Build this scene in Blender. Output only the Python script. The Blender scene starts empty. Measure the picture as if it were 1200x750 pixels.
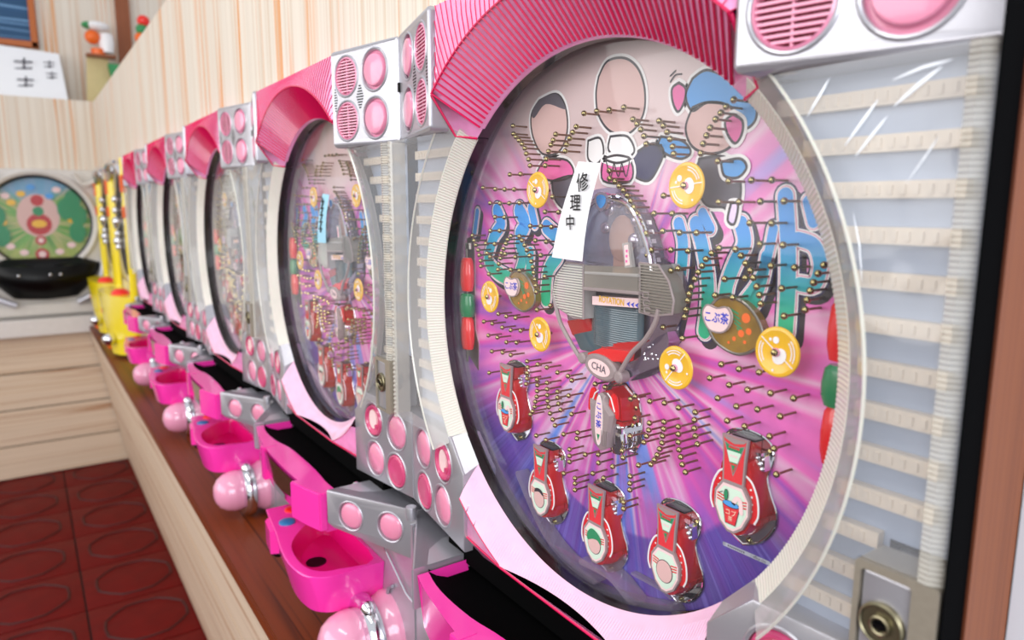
import bpy, bmesh, math, random
from math import sin, cos, pi, radians, atan2, hypot, sqrt
from mathutils import Vector, Matrix, noise
from mathutils.geometry import tessellate_polygon
SC = bpy.context.scene
COL = SC.collection
random.seed(7)

# ------------------------------------------------------------------ camera
FPX = 828.83
CAM = Vector((0.39965, -0.335, 0.09111))
RX = Vector((0.56725962, 0.82353765, 0.00150467))     # right
RD = Vector((0.13076008, -0.08826444, -0.98747718))   # down
RF = Vector((-0.81309183, 0.56035268, -0.1577547))    # forward
cam_data = bpy.data.cameras.new('camera')
cam_data.sensor_width = 36.0
cam_data.lens = 36.0 * FPX / 1200.0
cam_data.clip_start = 0.01
cam_data.dof.use_dof = True
cam_data.dof.focus_distance = 0.56
cam_data.dof.aperture_fstop = 6.7
cam = bpy.data.objects.new('camera', cam_data)
COL.objects.link(cam)
M3 = Matrix((RX, -RD, -RF)).transposed()
cam.matrix_world = Matrix.Translation(CAM) @ M3.to_4x4()
SC.camera = cam

# ------------------------------------------------------------------ world, lights, exposure
world = bpy.data.worlds.new('world'); SC.world = world
world.use_nodes = True
bg = world.node_tree.nodes['Background']
bg.inputs[0].default_value = (0.92, 0.95, 1.0, 1); bg.inputs[1].default_value = 0.75
def area(name, loc, target, sx, sy, power, color=(1, 1, 1)):
    d = bpy.data.lights.new(name, 'AREA'); d.shape = 'RECTANGLE'; d.size = sx; d.size_y = sy
    d.energy = power; d.color = color
    o = bpy.data.objects.new(name, d); COL.objects.link(o); o.location = loc
    o.rotation_euler = (Vector(target) - Vector(loc)).to_track_quat('-Z', 'Y').to_euler()
    return o
area('window_daylight', (2.6, -1.6, 0.7), (-0.3, 0, 0.0), 1.8, 1.5, 50, (0.93, 0.96, 1.0))
area('opposite_fill_light', (-1.2, -3.0, 0.6), (-1.2, 0, -0.2), 4.0, 1.6, 52, (1.0, 0.98, 0.95))  # unseen broad light added opposite the row for contrast in the chrome
area('ceiling_lamp', (0.1, -0.9, 1.55), (-0.1, -0.2, 0), 1.4, 0.25, 9, (1.0, 0.97, 0.92))
SC.view_settings.view_transform = 'Standard'; SC.view_settings.look = 'None'
SC.view_settings.exposure = 0.10; SC.view_settings.gamma = 1.0; SC.view_settings.use_curve_mapping = False

def at(px, py, y):
    """point on the plane at depth y that the calibrated photograph pixel (px, py) shows"""
    d = RX * ((px - 600) / FPX) + RD * ((py - 375) / FPX) + RF
    t = (y - CAM.y) / d.y
    return CAM + d * t
def xz(pts, y=0.042):
    r = []
    for p in pts:
        q = at(p[0], p[1], y); r.append((q.x, q.z))
    return r

# ------------------------------------------------------------------ materials
def lin(c):
    return tuple((v / 12.92 if v <= 0.04045 else ((v + 0.055) / 1.055) ** 2.4) for v in c)
def new_mat(name):
    m = bpy.data.materials.new(name); m.use_nodes = True
    nt = m.node_tree; nt.nodes.clear()
    out = nt.nodes.new('ShaderNodeOutputMaterial')
    return m, nt, out
def N(nt, kind, **kw):
    n = nt.nodes.new(kind)
    for k, v in kw.items(): setattr(n, k, v)
    return n
def mat(name, rgb, rough=0.4, metal=0.0, spec=0.5, coat=0.0, trans=0.0, var=0.06, scale=40.0, bump=0.0, sss=0.0, emit=0.0):
    """plain surface with a little procedural mottling"""
    m, nt, out = new_mat(name)
    b = N(nt, 'ShaderNodeBsdfPrincipled')
    tc = N(nt, 'ShaderNodeTexCoord'); no = N(nt, 'ShaderNodeTexNoise')
    no.inputs['Scale'].default_value = scale; no.inputs['Detail'].default_value = 3
    nt.links.new(tc.outputs['Object'], no.inputs['Vector'])
    mx = N(nt, 'ShaderNodeMix', data_type='RGBA'); l = lin(rgb)
    mx.inputs['A'].default_value = (*[max(0, v * (1 - var)) for v in l], 1)
    mx.inputs['B'].default_value = (*[min(1, v * (1 + var)) for v in l], 1)
    nt.links.new(no.outputs['Fac'], mx.inputs['Factor'])
    nt.links.new(mx.outputs['Result'], b.inputs['Base Color'])
    b.inputs['Roughness'].default_value = rough; b.inputs['Metallic'].default_value = metal
    b.inputs['Specular IOR Level'].default_value = spec; b.inputs['Coat Weight'].default_value = coat
    b.inputs['Coat Roughness'].default_value = 0.08
    b.inputs['Transmission Weight'].default_value = trans
    if sss:
        b.inputs['Subsurface Weight'].default_value = sss; b.inputs['Subsurface Radius'].default_value = (.01, .004, .006)
        b.inputs['Subsurface Scale'].default_value = 0.5
    if bump:
        bp = N(nt, 'ShaderNodeBump'); bp.inputs['Strength'].default_value = bump; bp.inputs['Distance'].default_value = 0.002
        nt.links.new(no.outputs['Fac'], bp.inputs['Height']); nt.links.new(bp.outputs['Normal'], b.inputs['Normal'])
    nt.links.new(b.outputs[0], out.inputs[0])
    return m
def math_node(nt, op, a=None, b=None, c=None, clamp=False):
    n = N(nt, 'ShaderNodeMath', operation=op); n.use_clamp = clamp
    for i, v in enumerate((a, b, c)):
        if v is None: continue
        if isinstance(v, (int, float)): n.inputs[i].default_value = v
        else: nt.links.new(v, n.inputs[i])
    return n.outputs[0]
def clear_mat(name, tint=(1, 1, 1), veil=0.1, veil_rgb=(.9, .9, .95), gloss_rough=0.05, ior=1.45, gloss=1.0, wave=0.0):
    """thin clear sheet: see-through, a little milky, with fresnel reflections"""
    m, nt, out = new_mat(name)
    tr = N(nt, 'ShaderNodeBsdfTransparent'); tr.inputs[0].default_value = (*lin(tint), 1)
    df = N(nt, 'ShaderNodeBsdfDiffuse'); df.inputs[0].default_value = (*lin(veil_rgb), 1)
    gl = N(nt, 'ShaderNodeBsdfGlossy'); gl.inputs['Roughness'].default_value = gloss_rough
    gl.inputs[0].default_value = (gloss, gloss, gloss, 1)
    lw = N(nt, 'ShaderNodeLayerWeight'); lw.inputs[0].default_value = .5
    f0 = ((ior - 1) / (ior + 1)) ** 2
    fr = math_node(nt, 'ADD', math_node(nt, 'MULTIPLY', math_node(nt, 'POWER', lw.outputs['Facing'], 5.0), 1 - f0), f0)
    m1 = N(nt, 'ShaderNodeMixShader'); m1.inputs[0].default_value = veil
    nt.links.new(tr.outputs[0], m1.inputs[1]); nt.links.new(df.outputs[0], m1.inputs[2])
    m2 = N(nt, 'ShaderNodeMixShader')
    nt.links.new(fr, m2.inputs[0]); nt.links.new(m1.outputs[0], m2.inputs[1]); nt.links.new(gl.outputs[0], m2.inputs[2])
    if wave:
        tc = N(nt, 'ShaderNodeTexCoord'); no = N(nt, 'ShaderNodeTexNoise'); no.inputs['Scale'].default_value = 14
        nt.links.new(tc.outputs['Object'], no.inputs['Vector'])
        bp = N(nt, 'ShaderNodeBump'); bp.inputs['Strength'].default_value = wave; bp.inputs['Distance'].default_value = 0.01
        nt.links.new(no.outputs['Fac'], bp.inputs['Height'])
        nt.links.new(bp.outputs['Normal'], gl.inputs['Normal'])
    nt.links.new(m2.outputs[0], out.inputs[0])
    return m

M = {}
M['silver'] = mat('silver_paint', (.72, .715, .745), rough=.3, metal=.6, spec=.5, var=.02, scale=900, bump=.03)
M['silver_dark'] = mat('dark_silver_paint', (.60, .59, .63), rough=.4, metal=.4, var=.02, scale=500)  # darker silver of the maker plate and body seam
M['chrome'] = mat('chrome', (.9, .9, .92), rough=.07, metal=1, var=.01)
M['dull_metal'] = mat('dull_metal', (.62, .60, .57), rough=.28, metal=.9, var=.05)
M['brass'] = mat('brass', (.66, .61, .42), rough=.16, metal=1, var=.05)
M['brass_shaft'] = mat('brass_shaft', (.50, .36, .28), rough=.3, metal=.9, var=.05)
M['pink_arch'] = mat('translucent_pink_plastic', (.98, .62, .80), rough=.2, spec=.6, coat=.7, var=.22, scale=90, sss=.4)
M['pink_rib'] = mat('deep_pink_rib', (.86, .06, .34), rough=.25, coat=.5, var=.05)  # deep colour paints the refraction lines along the ribs; also edge beads
M['pink_pale'] = mat('pale_pink_plastic', (.95, .75, .86), rough=.22, spec=.6, coat=.6, var=.12, scale=60, sss=.15)
M['pink_lens'] = mat('pink_lens', (.93, .58, .70), rough=.25, coat=.7, var=.04, sss=.2)
M['pink_deep'] = mat('deep_pink_lens', (.82, .30, .48), rough=.25, coat=.7, var=.04)
M['hot_pink'] = mat('hot_pink_plastic', (.98, .22, .67), rough=.22, spec=.5, coat=.35, var=.03, sss=.1)
M['magenta'] = mat('magenta_plastic', (.92, .06, .50), rough=.25, coat=.3, var=.03)
M['knob_pink'] = mat('pearl_pink_plastic', (.93, .62, .74), rough=.18, coat=.8, var=.04)
M['grille_red'] = mat('dark_red_recess', (.50, .05, .16), rough=.5)
M['black'] = mat('black_plastic', (.012, .012, .016), rough=.35, spec=.25, var=0)
M['black_edge'] = mat('matt_black_edge', (.01, .01, .014), rough=.9, spec=.05, var=0)
M['lock_frame'] = mat('ribbed_bronze_frame', (.62, .585, .53), rough=.3, metal=.35, var=.1, scale=300)
M['lock_metal'] = mat('aged_lock_metal', (.56, .53, .43), rough=.3, metal=.9, var=.1)
M['black_matte'] = mat('black_felt_tray', (.008, .008, .010), rough=.85, spec=.06, var=0)
M['dark_wall'] = mat('dark_inner_wall', (.10, .09, .10), rough=.25, coat=.4)
M['well_grey'] = mat('violet_grey_well_wall', (.46, .43, .50), rough=.2, coat=.6, var=.2)
M['rail_purple'] = mat('dark_violet_wall', (.13, .11, .2), rough=.2, coat=.6)
M['white_ring'] = mat('milky_ribbed_plastic', (.86, .84, .80), rough=.25, coat=.4, var=.05, scale=80, sss=.2)
M['clear'] = clear_mat('clear_cover_plastic', veil=.20, veil_rgb=(.84, .85, .88), gloss_rough=.07, wave=.9)
M['clear_rib'] = clear_mat('ribbed_clear_plastic', veil=.55, veil_rgb=(.84, .82, .78), gloss_rough=.15)
M['glass'] = clear_mat('window_glass', veil=.03, veil_rgb=(.9, .87, .9), gloss_rough=.0, ior=1.38)
M['smoke'] = clear_mat('smoky_clear_plastic', tint=(.90, .88, .86), veil=.38, veil_rgb=(.74, .71, .67), gloss_rough=.1)
M['smoke_light'] = clear_mat('light_clear_plastic', tint=(.95, .95, .95), veil=.45, veil_rgb=(.84, .83, .82), gloss_rough=.1)
M['rail_clear'] = clear_mat('clear_ball_rail', tint=(.92, .9, .93), veil=.24, veil_rgb=(.7, .65, .72), gloss_rough=.05)
M['streak_white'] = mat('glossy_reflection_streak', (.95, .97, 1.0), rough=.12, coat=.8, var=0)  # white of the modelled reflection streaks on the right cover
M['smoke_print'] = mat('pale_grey_print', (.74, .76, .82), rough=.4)
M['board_back'] = mat('lamp_board_backing', (.66, .71, .80), rough=.3, coat=.3, var=.08)
M['led_bar'] = mat('cream_lamp_bar', (.90, .84, .76), rough=.5, var=.12, scale=120)
M['red'] = mat('red_plastic', (.90, .10, .12), rough=.2, coat=.5, var=.05, sss=.15)
M['red_clear'] = mat('translucent_red_plastic', (.80, .06, .09), rough=.15, trans=.2, coat=.6, var=.1, scale=90)
M['green'] = mat('green_plastic', (.05, .50, .30), rough=.2, coat=.5)
M['yellow'] = mat('yellow_plastic', (.95, .74, .10), rough=.22, coat=.4, var=.05)
M['cream'] = mat('cream_print', (.95, .92, .80), rough=.4)
M['white_print'] = mat('white_print', (.96, .95, .95), rough=.4, var=0)
M['mint'] = mat('mint_print', (.84, .94, .86), rough=.35)
M['badge_pink'] = mat('pale_pink_print', (.97, .84, .84), rough=.35)
M['outline_grey'] = mat('grey_outline', (.60, .54, .54), rough=.35)
M['navy'] = mat('navy_print', (.07, .06, .30), rough=.4)
M['blue_print'] = mat('blue_print', (.13, .22, .78), rough=.4, var=0)
M['sky_print'] = mat('sky_blue_print', (.28, .62, .90), rough=.4, var=.03)
M['pink_print'] = mat('pink_print', (.92, .38, .66), rough=.4, var=.03)
M['beige_print'] = mat('beige_print', (.87, .72, .70), rough=.45, var=.03)
M['dome_mirror'] = mat('blue_grey_mirror', (.60, .66, .72), rough=.22, metal=.85, var=.5, scale=70)
M['tan_print'] = mat('tan_print', (.80, .63, .47), rough=.4, var=.02)
M['dark_print'] = mat('dark_print', (.14, .11, .15), rough=.45, var=.03)
M['grey_print'] = mat('grey_print', (.33, .31, .36), rough=.45, var=.05)
M['green_print'] = mat('green_print', (.06, .55, .35), rough=.4)
M['red_print'] = mat('red_print', (.88, .16, .20), rough=.4)
M['letter_pink'] = mat('letter_pink_line', (.90, .48, .68), rough=.4)
M['paper'] = mat('white_paper', (.95, .95, .96), rough=.8, spec=.2, var=.02)
M['paper_blue'] = mat('light_blue_paper', (.66, .86, .94), rough=.8, spec=.2, var=.02)
M['ink'] = mat('black_ink', (.03, .03, .04), rough=.6, var=0)
M['amber'] = mat('amber_green_print', (.55, .42, .10), rough=.12, coat=1, var=.8, scale=70)
M['olive'] = mat('dark_olive_panel', (.24, .20, .15), rough=.15, coat=.7, var=.3, scale=60)
M['teal_dark'] = mat('dark_teal_drum', (.26, .36, .40), rough=.15, coat=.8, var=.3, scale=60)
M['violet_chrome'] = mat('violet_mirror_plastic', (.62, .56, .66), rough=.15, metal=.8, var=.1)
M['button_red'] = mat('red_button', (.95, .14, .08), rough=.3, coat=.3)
M['button_blue'] = mat('blue_button', (.08, .45, .68), rough=.3, coat=.3)
M['wood_brown'] = None
M['yellow_body'] = mat('bright_yellow_plastic', (.96, .86, .07), rough=.25, coat=.4, var=.04)
M['orange'] = mat('orange_plastic', (.95, .42, .10), rough=.3)

def gradient_letter():
    m, nt, out = new_mat('blue_to_green_print')
    tc = N(nt, 'ShaderNodeTexCoord'); sp = N(nt, 'ShaderNodeSeparateXYZ'); mr = N(nt, 'ShaderNodeMapRange')
    nt.links.new(tc.outputs['Object'], sp.inputs[0]); nt.links.new(sp.outputs['Z'], mr.inputs['Value'])
    mr.inputs['From Min'].default_value = .025; mr.inputs['From Max'].default_value = .075
    cr = N(nt, 'ShaderNodeValToRGB'); e = cr.color_ramp.elements
    e[0].color = (*lin((.08, .72, .52)), 1); e[1].color = (*lin((.22, .60, .92)), 1)
    nt.links.new(mr.outputs[0], cr.inputs[0])
    b = N(nt, 'ShaderNodeBsdfPrincipled'); b.inputs['Roughness'].default_value = .35
    nt.links.new(cr.outputs[0], b.inputs['Base Color']); nt.links.new(b.outputs[0], out.inputs[0])
    return m
M['letter'] = gradient_letter()

def ramp(nt, stops, interp='LINEAR'):
    cr = N(nt, 'ShaderNodeValToRGB'); r = cr.color_ramp; r.interpolation = interp
    while len(r.elements) > 1: r.elements.remove(r.elements[-1])
    r.elements[0].position = stops[0][0]; r.elements[0].color = (*lin(stops[0][1]), 1)
    for p, c in stops[1:]:
        el = r.elements.new(p); el.color = (*lin(c), 1)
    return cr
def playfield_print(name, streaks, low, high, hi_mix=1.0):
    """radiating coloured streaks, indigo below, pale pink cream with some painted reflection haze above: the printed sheet of a playfield"""
    m, nt, out = new_mat(name); L = nt.links
    tc = N(nt, 'ShaderNodeTexCoord'); sp = N(nt, 'ShaderNodeSeparateXYZ'); L.new(tc.outputs['Object'], sp.inputs[0])
    x, z = sp.outputs['X'], sp.outputs['Z']
    dx = math_node(nt, 'SUBTRACT', x, .005); dz = math_node(nt, 'SUBTRACT', z, -.005)
    rr = math_node(nt, 'SQRT', math_node(nt, 'ADD', math_node(nt, 'MULTIPLY', dx, dx), math_node(nt, 'MULTIPLY', dz, dz)))
    ang = math_node(nt, 'ARCTAN2', dz, dx)
    cb = N(nt, 'ShaderNodeCombineXYZ')
    L.new(math_node(nt, 'MULTIPLY', math_node(nt, 'COSINE', ang), 2.6), cb.inputs[0])
    L.new(math_node(nt, 'MULTIPLY', math_node(nt, 'SINE', ang), 2.6), cb.inputs[1])
    L.new(math_node(nt, 'MULTIPLY', rr, 1.5), cb.inputs[2])
    n1 = N(nt, 'ShaderNodeTexNoise'); n1.inputs['Scale'].default_value = 1.5; n1.inputs['Detail'].default_value = 2
    n1.inputs['Roughness'].default_value = .45
    L.new(cb.outputs[0], n1.inputs['Vector'])
    sharp = N(nt, 'ShaderNodeMapRange'); sharp.inputs['From Min'].default_value = .28; sharp.inputs['From Max'].default_value = .72
    L.new(n1.outputs['Fac'], sharp.inputs[0])
    c1 = ramp(nt, streaks); L.new(sharp.outputs[0], c1.inputs[0])
    # fine streaks
    cb2 = N(nt, 'ShaderNodeCombineXYZ')
    L.new(math_node(nt, 'MULTIPLY', math_node(nt, 'COSINE', ang), 26), cb2.inputs[0])
    L.new(math_node(nt, 'MULTIPLY', math_node(nt, 'SINE', ang), 26), cb2.inputs[1])
    n2 = N(nt, 'ShaderNodeTexNoise'); n2.inputs['Scale'].default_value = 1.3; n2.inputs['Detail'].default_value = 2
    L.new(cb2.outputs[0], n2.inputs['Vector'])
    c2 = ramp(nt, low); L.new(n2.outputs['Fac'], c2.inputs[0])
    # lower band outside the disc of r = .155
    mr = N(nt, 'ShaderNodeMapRange'); mr.interpolation_type = 'SMOOTHSTEP'
    mr.inputs['From Min'].default_value = .150; mr.inputs['From Max'].default_value = .158; L.new(rr, mr.inputs[0])
    mz = N(nt, 'ShaderNodeMapRange'); mz.interpolation_type = 'SMOOTHSTEP'
    mz.inputs['From Min'].default_value = -.06; mz.inputs['From Max'].default_value = -.13; L.new(z, mz.inputs[0])
    lowf = math_node(nt, 'MULTIPLY', math_node(nt, 'MULTIPLY', mr.outputs[0], mz.outputs[0]), .92)
    # a softer violet tint already inside the disc, low down
    mz2 = N(nt, 'ShaderNodeMapRange'); mz2.interpolation_type = 'SMOOTHSTEP'
    mz2.inputs['From Min'].default_value = -.07; mz2.inputs['From Max'].default_value = -.17; L.new(z, mz2.inputs[0])
    lowf = math_node(nt, 'MAXIMUM', lowf, math_node(nt, 'MULTIPLY', mz2.outputs[0], .55))
    ma = N(nt, 'ShaderNodeMix', data_type='RGBA'); L.new(lowf, ma.inputs['Factor'])
    L.new(c1.outputs[0], ma.inputs['A']); L.new(c2.outputs[0], ma.inputs['B'])
    # pale upper part, with reflected haze put into the print colour
    mu = N(nt, 'ShaderNodeMapRange'); mu.interpolation_type = 'SMOOTHSTEP'
    zz = math_node(nt, 'SUBTRACT', z, math_node(nt, 'MULTIPLY', math_node(nt, 'ABSOLUTE', math_node(nt, 'ADD', x, .02)), .45))
    mu.inputs['From Min'].default_value = .05; mu.inputs['From Max'].default_value = .12; L.new(zz, mu.inputs[0])
    mb = N(nt, 'ShaderNodeMix', data_type='RGBA'); L.new(math_node(nt, 'MULTIPLY', mu.outputs[0], hi_mix), mb.inputs['Factor'])
    L.new(ma.outputs['Result'], mb.inputs['A']); mb.inputs['B'].default_value = (*lin(high), 1)
    b = N(nt, 'ShaderNodeBsdfPrincipled'); b.inputs['Roughness'].default_value = .3
    b.inputs['Coat Weight'].default_value = .3
    L.new(mb.outputs['Result'], b.inputs['Base Color']); L.new(b.outputs[0], out.inputs[0])
    return m
M['playfield'] = playfield_print('magenta_starburst_print',
    [(0, (.36, .56, .92)), (.14, (.52, .60, .92)), (.22, (.88, .44, .76)), (.34, (.95, .46, .78)), (.44, (.94, .72, .86)), (.54, (.90, .34, .72)),
     (.64, (.68, .36, .78)), (.72, (.92, .48, .78)), (.80, (.94, .80, .90)), (.9, (.38, .58, .94)), (1, (.86, .40, .76))],
    [(.3, (.22, .16, .52)), (.45, (.33, .27, .66)), (.55, (.24, .22, .60)), (.7, (.44, .42, .78))], (.86, .76, .76))
M['playfield_pale'] = playfield_print('pale_cream_print',
    [(0, (.80, .78, .74)), (.4, (.90, .86, .80)), (.6, (.70, .62, .56)), (1, (.88, .88, .80))],
    [(.3, (.36, .12, .12)), (.6, (.5, .40, .32))], (.90, .90, .84))
M['playfield_park'] = playfield_print('green_and_blue_print',
    [(0, (.20, .50, .20)), (.35, (.40, .66, .26)), (.5, (.76, .72, .50)), (.65, (.30, .60, .26)), (1, (.55, .75, .35))],
    [(.3, (.50, .66, .24)), (.6, (.74, .76, .40))], (.40, .64, .84), .85)
M['playfield_mixed'] = playfield_print('muted_pink_and_green_print',
    [(0, (.45, .62, .62)), (.4, (.78, .60, .62)), (.6, (.62, .66, .52)), (1, (.84, .74, .72))],
    [(.3, (.44, .30, .36)), (.6, (.6, .5, .52))], (.78, .76, .72))

def stripes(name, axis, base, line, dark, scale, plank=False):
    """printed wood-grain sheet: pale ground, fine parallel lines and scattered orange streaks"""
    m, nt, out = new_mat(name); L = nt.links
    tc = N(nt, 'ShaderNodeTexCoord'); sp = N(nt, 'ShaderNodeSeparateXYZ'); L.new(tc.outputs['Object'], sp.inputs[0])
    ax = {'X': 0, 'Y': 1, 'Z': 2}[axis]
    def field(k1, off, detail, rough):
        cb = N(nt, 'ShaderNodeCombineXYZ')
        for i in range(3):
            L.new(math_node(nt, 'MULTIPLY_ADD', sp.outputs[i], k1 if i == ax else .3, off), cb.inputs[i])
        n1 = N(nt, 'ShaderNodeTexNoise'); n1.inputs['Scale'].default_value = 1; n1.inputs['Detail'].default_value = detail
        n1.inputs['Roughness'].default_value = rough; L.new(cb.outputs[0], n1.inputs['Vector']); return n1.outputs['Fac']
    mid = tuple(.55 * a + .45 * b for a, b in zip(base, line))
    lite = tuple(min(1, v * 1.05) for v in base)
    c = ramp(nt, [(.36, mid), (.44, base), (.52, lite), (.60, base), (.68, mid)])
    L.new(field(scale * 5, 3.1, 2, .5), c.inputs[0])
    f2 = field(scale * 1.25, 17.7, 2.0, .6)
    d = math_node(nt, 'ABSOLUTE', math_node(nt, 'SUBTRACT', f2, .52))
    k = N(nt, 'ShaderNodeMapRange'); k.inputs['From Min'].default_value = .030; k.inputs['From Max'].default_value = .004
    L.new(d, k.inputs[0])
    f3 = N(nt, 'ShaderNodeMapRange'); f3.inputs['From Min'].default_value = .38; f3.inputs['From Max'].default_value = .60
    L.new(field(scale * .8, 5.3, 1, .5), f3.inputs[0])
    mx = N(nt, 'ShaderNodeMix', data_type='RGBA'); L.new(math_node(nt, 'MULTIPLY', k.outputs[0], f3.outputs[0]), mx.inputs['Factor'])
    L.new(c.outputs[0], mx.inputs['A']); mx.inputs['B'].default_value = (*lin(dark), 1)
    b = N(nt, 'ShaderNodeBsdfPrincipled'); b.inputs['Roughness'].default_value = .55
    L.new(mx.outputs['Result'], b.inputs['Base Color']); L.new(b.outputs[0], out.inputs[0])
    return m
CR, OR, BR = (.86, .82, .765), (.80, .68, .56), (.86, .58, .32)
M['stripe_x'] = stripes('upright_grain_sheet_x', 'X', CR, OR, BR, 17)
M['stripe_y'] = stripes('upright_grain_sheet_y', 'Y', CR, OR, BR, 17)
M['stripe_z'] = stripes('level_grain_sheet', 'Z', (.85, .77, .68), (.80, .64, .46), (.66, .44, .26), 19)
M['wood_brown'] = stripes('brown_wood', 'Y', (.56, .31, .17), (.50, .26, .13), (.40, .19, .10), 260)
M['counter_wood'] = stripes('varnished_counter_wood', 'Y', (.46, .20, .07), (.40, .16, .05), (.26, .10, .04), 22)
for n in M['counter_wood'].node_tree.nodes:
    if n.type == 'BSDF_PRINCIPLED': n.inputs['Roughness'].default_value = .42; n.inputs['Specular IOR Level'].default_value = .3
M['tile'] = mat('dark_red_tile', (.40, .035, .035), rough=.5, spec=.15, coat=.0, var=.35, scale=16, bump=.4)
M['tile_line'] = mat('dark_tile_line', (.24, .02, .03), rough=.6, var=.2)
M['grout'] = mat('dark_grout', (.12, .03, .03), rough=.8)
M['white_wall'] = mat('white_wall_paint', (.86, .88, .92), rough=.7, var=.02)
M['white_slab'] = mat('white_worktop', (.88, .86, .85), rough=.4)
M['frame_white'] = mat('pearl_white_plastic', (.84, .82, .80), rough=.25, coat=.4)
M['picture_blue'] = stripes('blue_mountain_print', 'Z', (.08, .27, .42), (.16, .36, .55), (.45, .62, .78), 9)
M['leaf_green'] = mat('leaf_green', (.20, .55, .32), rough=.5, var=.2)
M['card'] = mat('buff_card', (.84, .76, .56), rough=.8)

# ------------------------------------------------------------------ mesh helpers
class G:
    def __init__(s): s.v = []; s.f = []; s.m = []
    def add(s, vs, fs, mi=0):
        b = len(s.v); s.v += [tuple(v) for v in vs]
        s.f += [tuple(b + i for i in f) for f in fs]; s.m += [mi] * len(fs)
        return s
    def box(s, x0, x1, y0, y1, z0, z1, mi=0):
        vs = [(x, y, z) for z in (z0, z1) for y in (y0, y1) for x in (x0, x1)]
        return s.add(vs, [(0, 2, 3, 1), (4, 5, 7, 6), (0, 1, 5, 4), (1, 3, 7, 5), (3, 2, 6, 7), (2, 0, 4, 6)], mi)
    def loft(s, rings, closed=True, cap=True, mi=0):
        n = len(rings[0]); vs = [p for r in rings for p in r]; fs = []
        for i in range(len(rings) - 1):
            for j in range(n if closed else n - 1):
                k = (j + 1) % n
                fs.append((i * n + j, i * n + k, (i + 1) * n + k, (i + 1) * n + j))
        s.add(vs, fs, mi)
        if cap and closed:
            for r in (rings[0][::-1], rings[-1]):
                s.poly(r, mi)
        return s
    def poly(s, pts, mi=0, holes=()):
        loops = [[Vector(p) for p in pts]] + [[Vector(p) for p in h] for h in holes]
        flat = [p for l in loops for p in l]
        return s.add(flat, [tuple(t) for t in tessellate_polygon(loops)], mi)
    def prism_y(s, pts, y0, y1, mi=0, mside=None):
        """outline in x,z extruded between two depths"""
        a = [(x, y0, z) for x, z in pts]; b = [(x, y1, z) for x, z in pts]
        s.poly(a, mi); s.poly(b, mi); s.loft([a, b], cap=False, mi=mi if mside is None else mside)
        return s
    def prism_z(s, pts, z0, z1, mi=0):
        a = [(x, y, z0) for x, y in pts]; b = [(x, y, z1) for x, y in pts]
        s.poly(a, mi); s.poly(b, mi); s.loft([a, b], cap=False, mi=mi)
        return s
    def lathe(s, prof, c=(0, 0, 0), axis=(0, 1, 0), n=24, a0=0.0, a1=None, mi=0, zig=0.0):
        """profile of (radius, height along the axis)"""
        ax = Vector(axis).normalized(); c = Vector(c)
        u = Vector((1, 0, 0)) if abs(ax.x) < .9 else Vector((0, 0, 1))
        u = (u - ax * u.dot(ax)).normalized(); w = u.cross(ax).normalized() if ax.y >= 0 else ax.cross(u).normalized()
        if abs(ax.y) > .9: w = Vector((0, 0, 1)) - ax * ax.z; w.normalize()
        full = a1 is None
        a1 = 2 * pi if full else a1
        k = n if full else n + 1
        rings = []
        for i in range(k):
            a = a0 + (a1 - a0) * i / n
            zz = (zig if i % 2 else 0.0)
            rings.append([c + (u * cos(a) + w * sin(a)) * (r + (zz if 0 < j < len(prof) - 1 else 0)) + ax * h for j, (r, h) in enumerate(prof)])
        vs = [p for r in rings for p in r]; m = len(prof); fs = []
        for i in range(n):
            i2 = (i + 1) % k
            for j in range(m - 1):
                q = (i * m + j, i2 * m + j, i2 * m + j + 1, i * m + j + 1)
                fs.append(q)
        return s.add(vs, fs, mi)
    def tube(s, pts, r, n=8, mi=0, cap=True):
        pts = [Vector(p) for p in pts]; rings = []
        for i, p in enumerate(pts):
            t = (pts[min(i + 1, len(pts) - 1)] - pts[max(i - 1, 0)]).normalized()
            u = t.cross(Vector((0.13, .97, .2))).normalized(); w = t.cross(u)
            rr = r[i] if isinstance(r, (list, tuple)) else r
            rings.append([p + (u * cos(2 * pi * k / n) + w * sin(2 * pi * k / n)) * rr for k in range(n)])
        return s.loft(rings, cap=cap, mi=mi)
    def ball(s, c, r, n=12, mi=0, sc=(1, 1, 1)):
        prof = [(r * sin(pi * i / n), -r * cos(pi * i / n)) for i in range(n + 1)]
        b = len(s.v); s.lathe(prof, (0, 0, 0), n=n + 4, mi=mi)
        for i in range(b, len(s.v)):
            v = s.v[i]; s.v[i] = (c[0] + v[0] * sc[0], c[1] + v[1] * sc[1], c[2] + v[2] * sc[2])
        return s
    def mesh(s, name, mats, smooth=35, bevel=0, bevseg=2):
        me = bpy.data.meshes.new(name)
        bm = bmesh.new(); vs = [bm.verts.new(v) for v in s.v]
        for f, mi in zip(s.f, s.m):
            if len(set(f)) < 3: continue
            try: fc = bm.faces.new([vs[i] for i in f]); fc.material_index = mi
            except ValueError: pass
        bmesh.ops.remove_doubles(bm, verts=bm.verts, dist=1e-6)
        bmesh.ops.recalc_face_normals(bm, faces=bm.faces)
        if bevel:
            ed = [e for e in bm.edges if len(e.link_faces) == 2 and e.calc_face_angle(0) > radians(38)]
            bmesh.ops.bevel(bm, geom=ed, offset=bevel, segments=bevseg, affect='EDGES', clamp_overlap=True)
        bm.to_mesh(me); bm.free()
        for m in (mats if isinstance(mats, (list, tuple)) else [mats]): me.materials.append(m)
        if smooth:
            for p in me.polygons: p.use_smooth = True
            me.set_sharp_from_angle(angle=radians(smooth))
        return me
    def obj(s, name, mats, parent=None, smooth=35, bevel=0, loc=None, label=None, **kw):
        o = bpy.data.objects.new(name, s.mesh(name, mats, smooth, bevel, **kw)); COL.objects.link(o)
        if parent: o.parent = parent
        if loc is not None: o.location = loc
        if label: o['label'] = label
        return o
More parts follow.
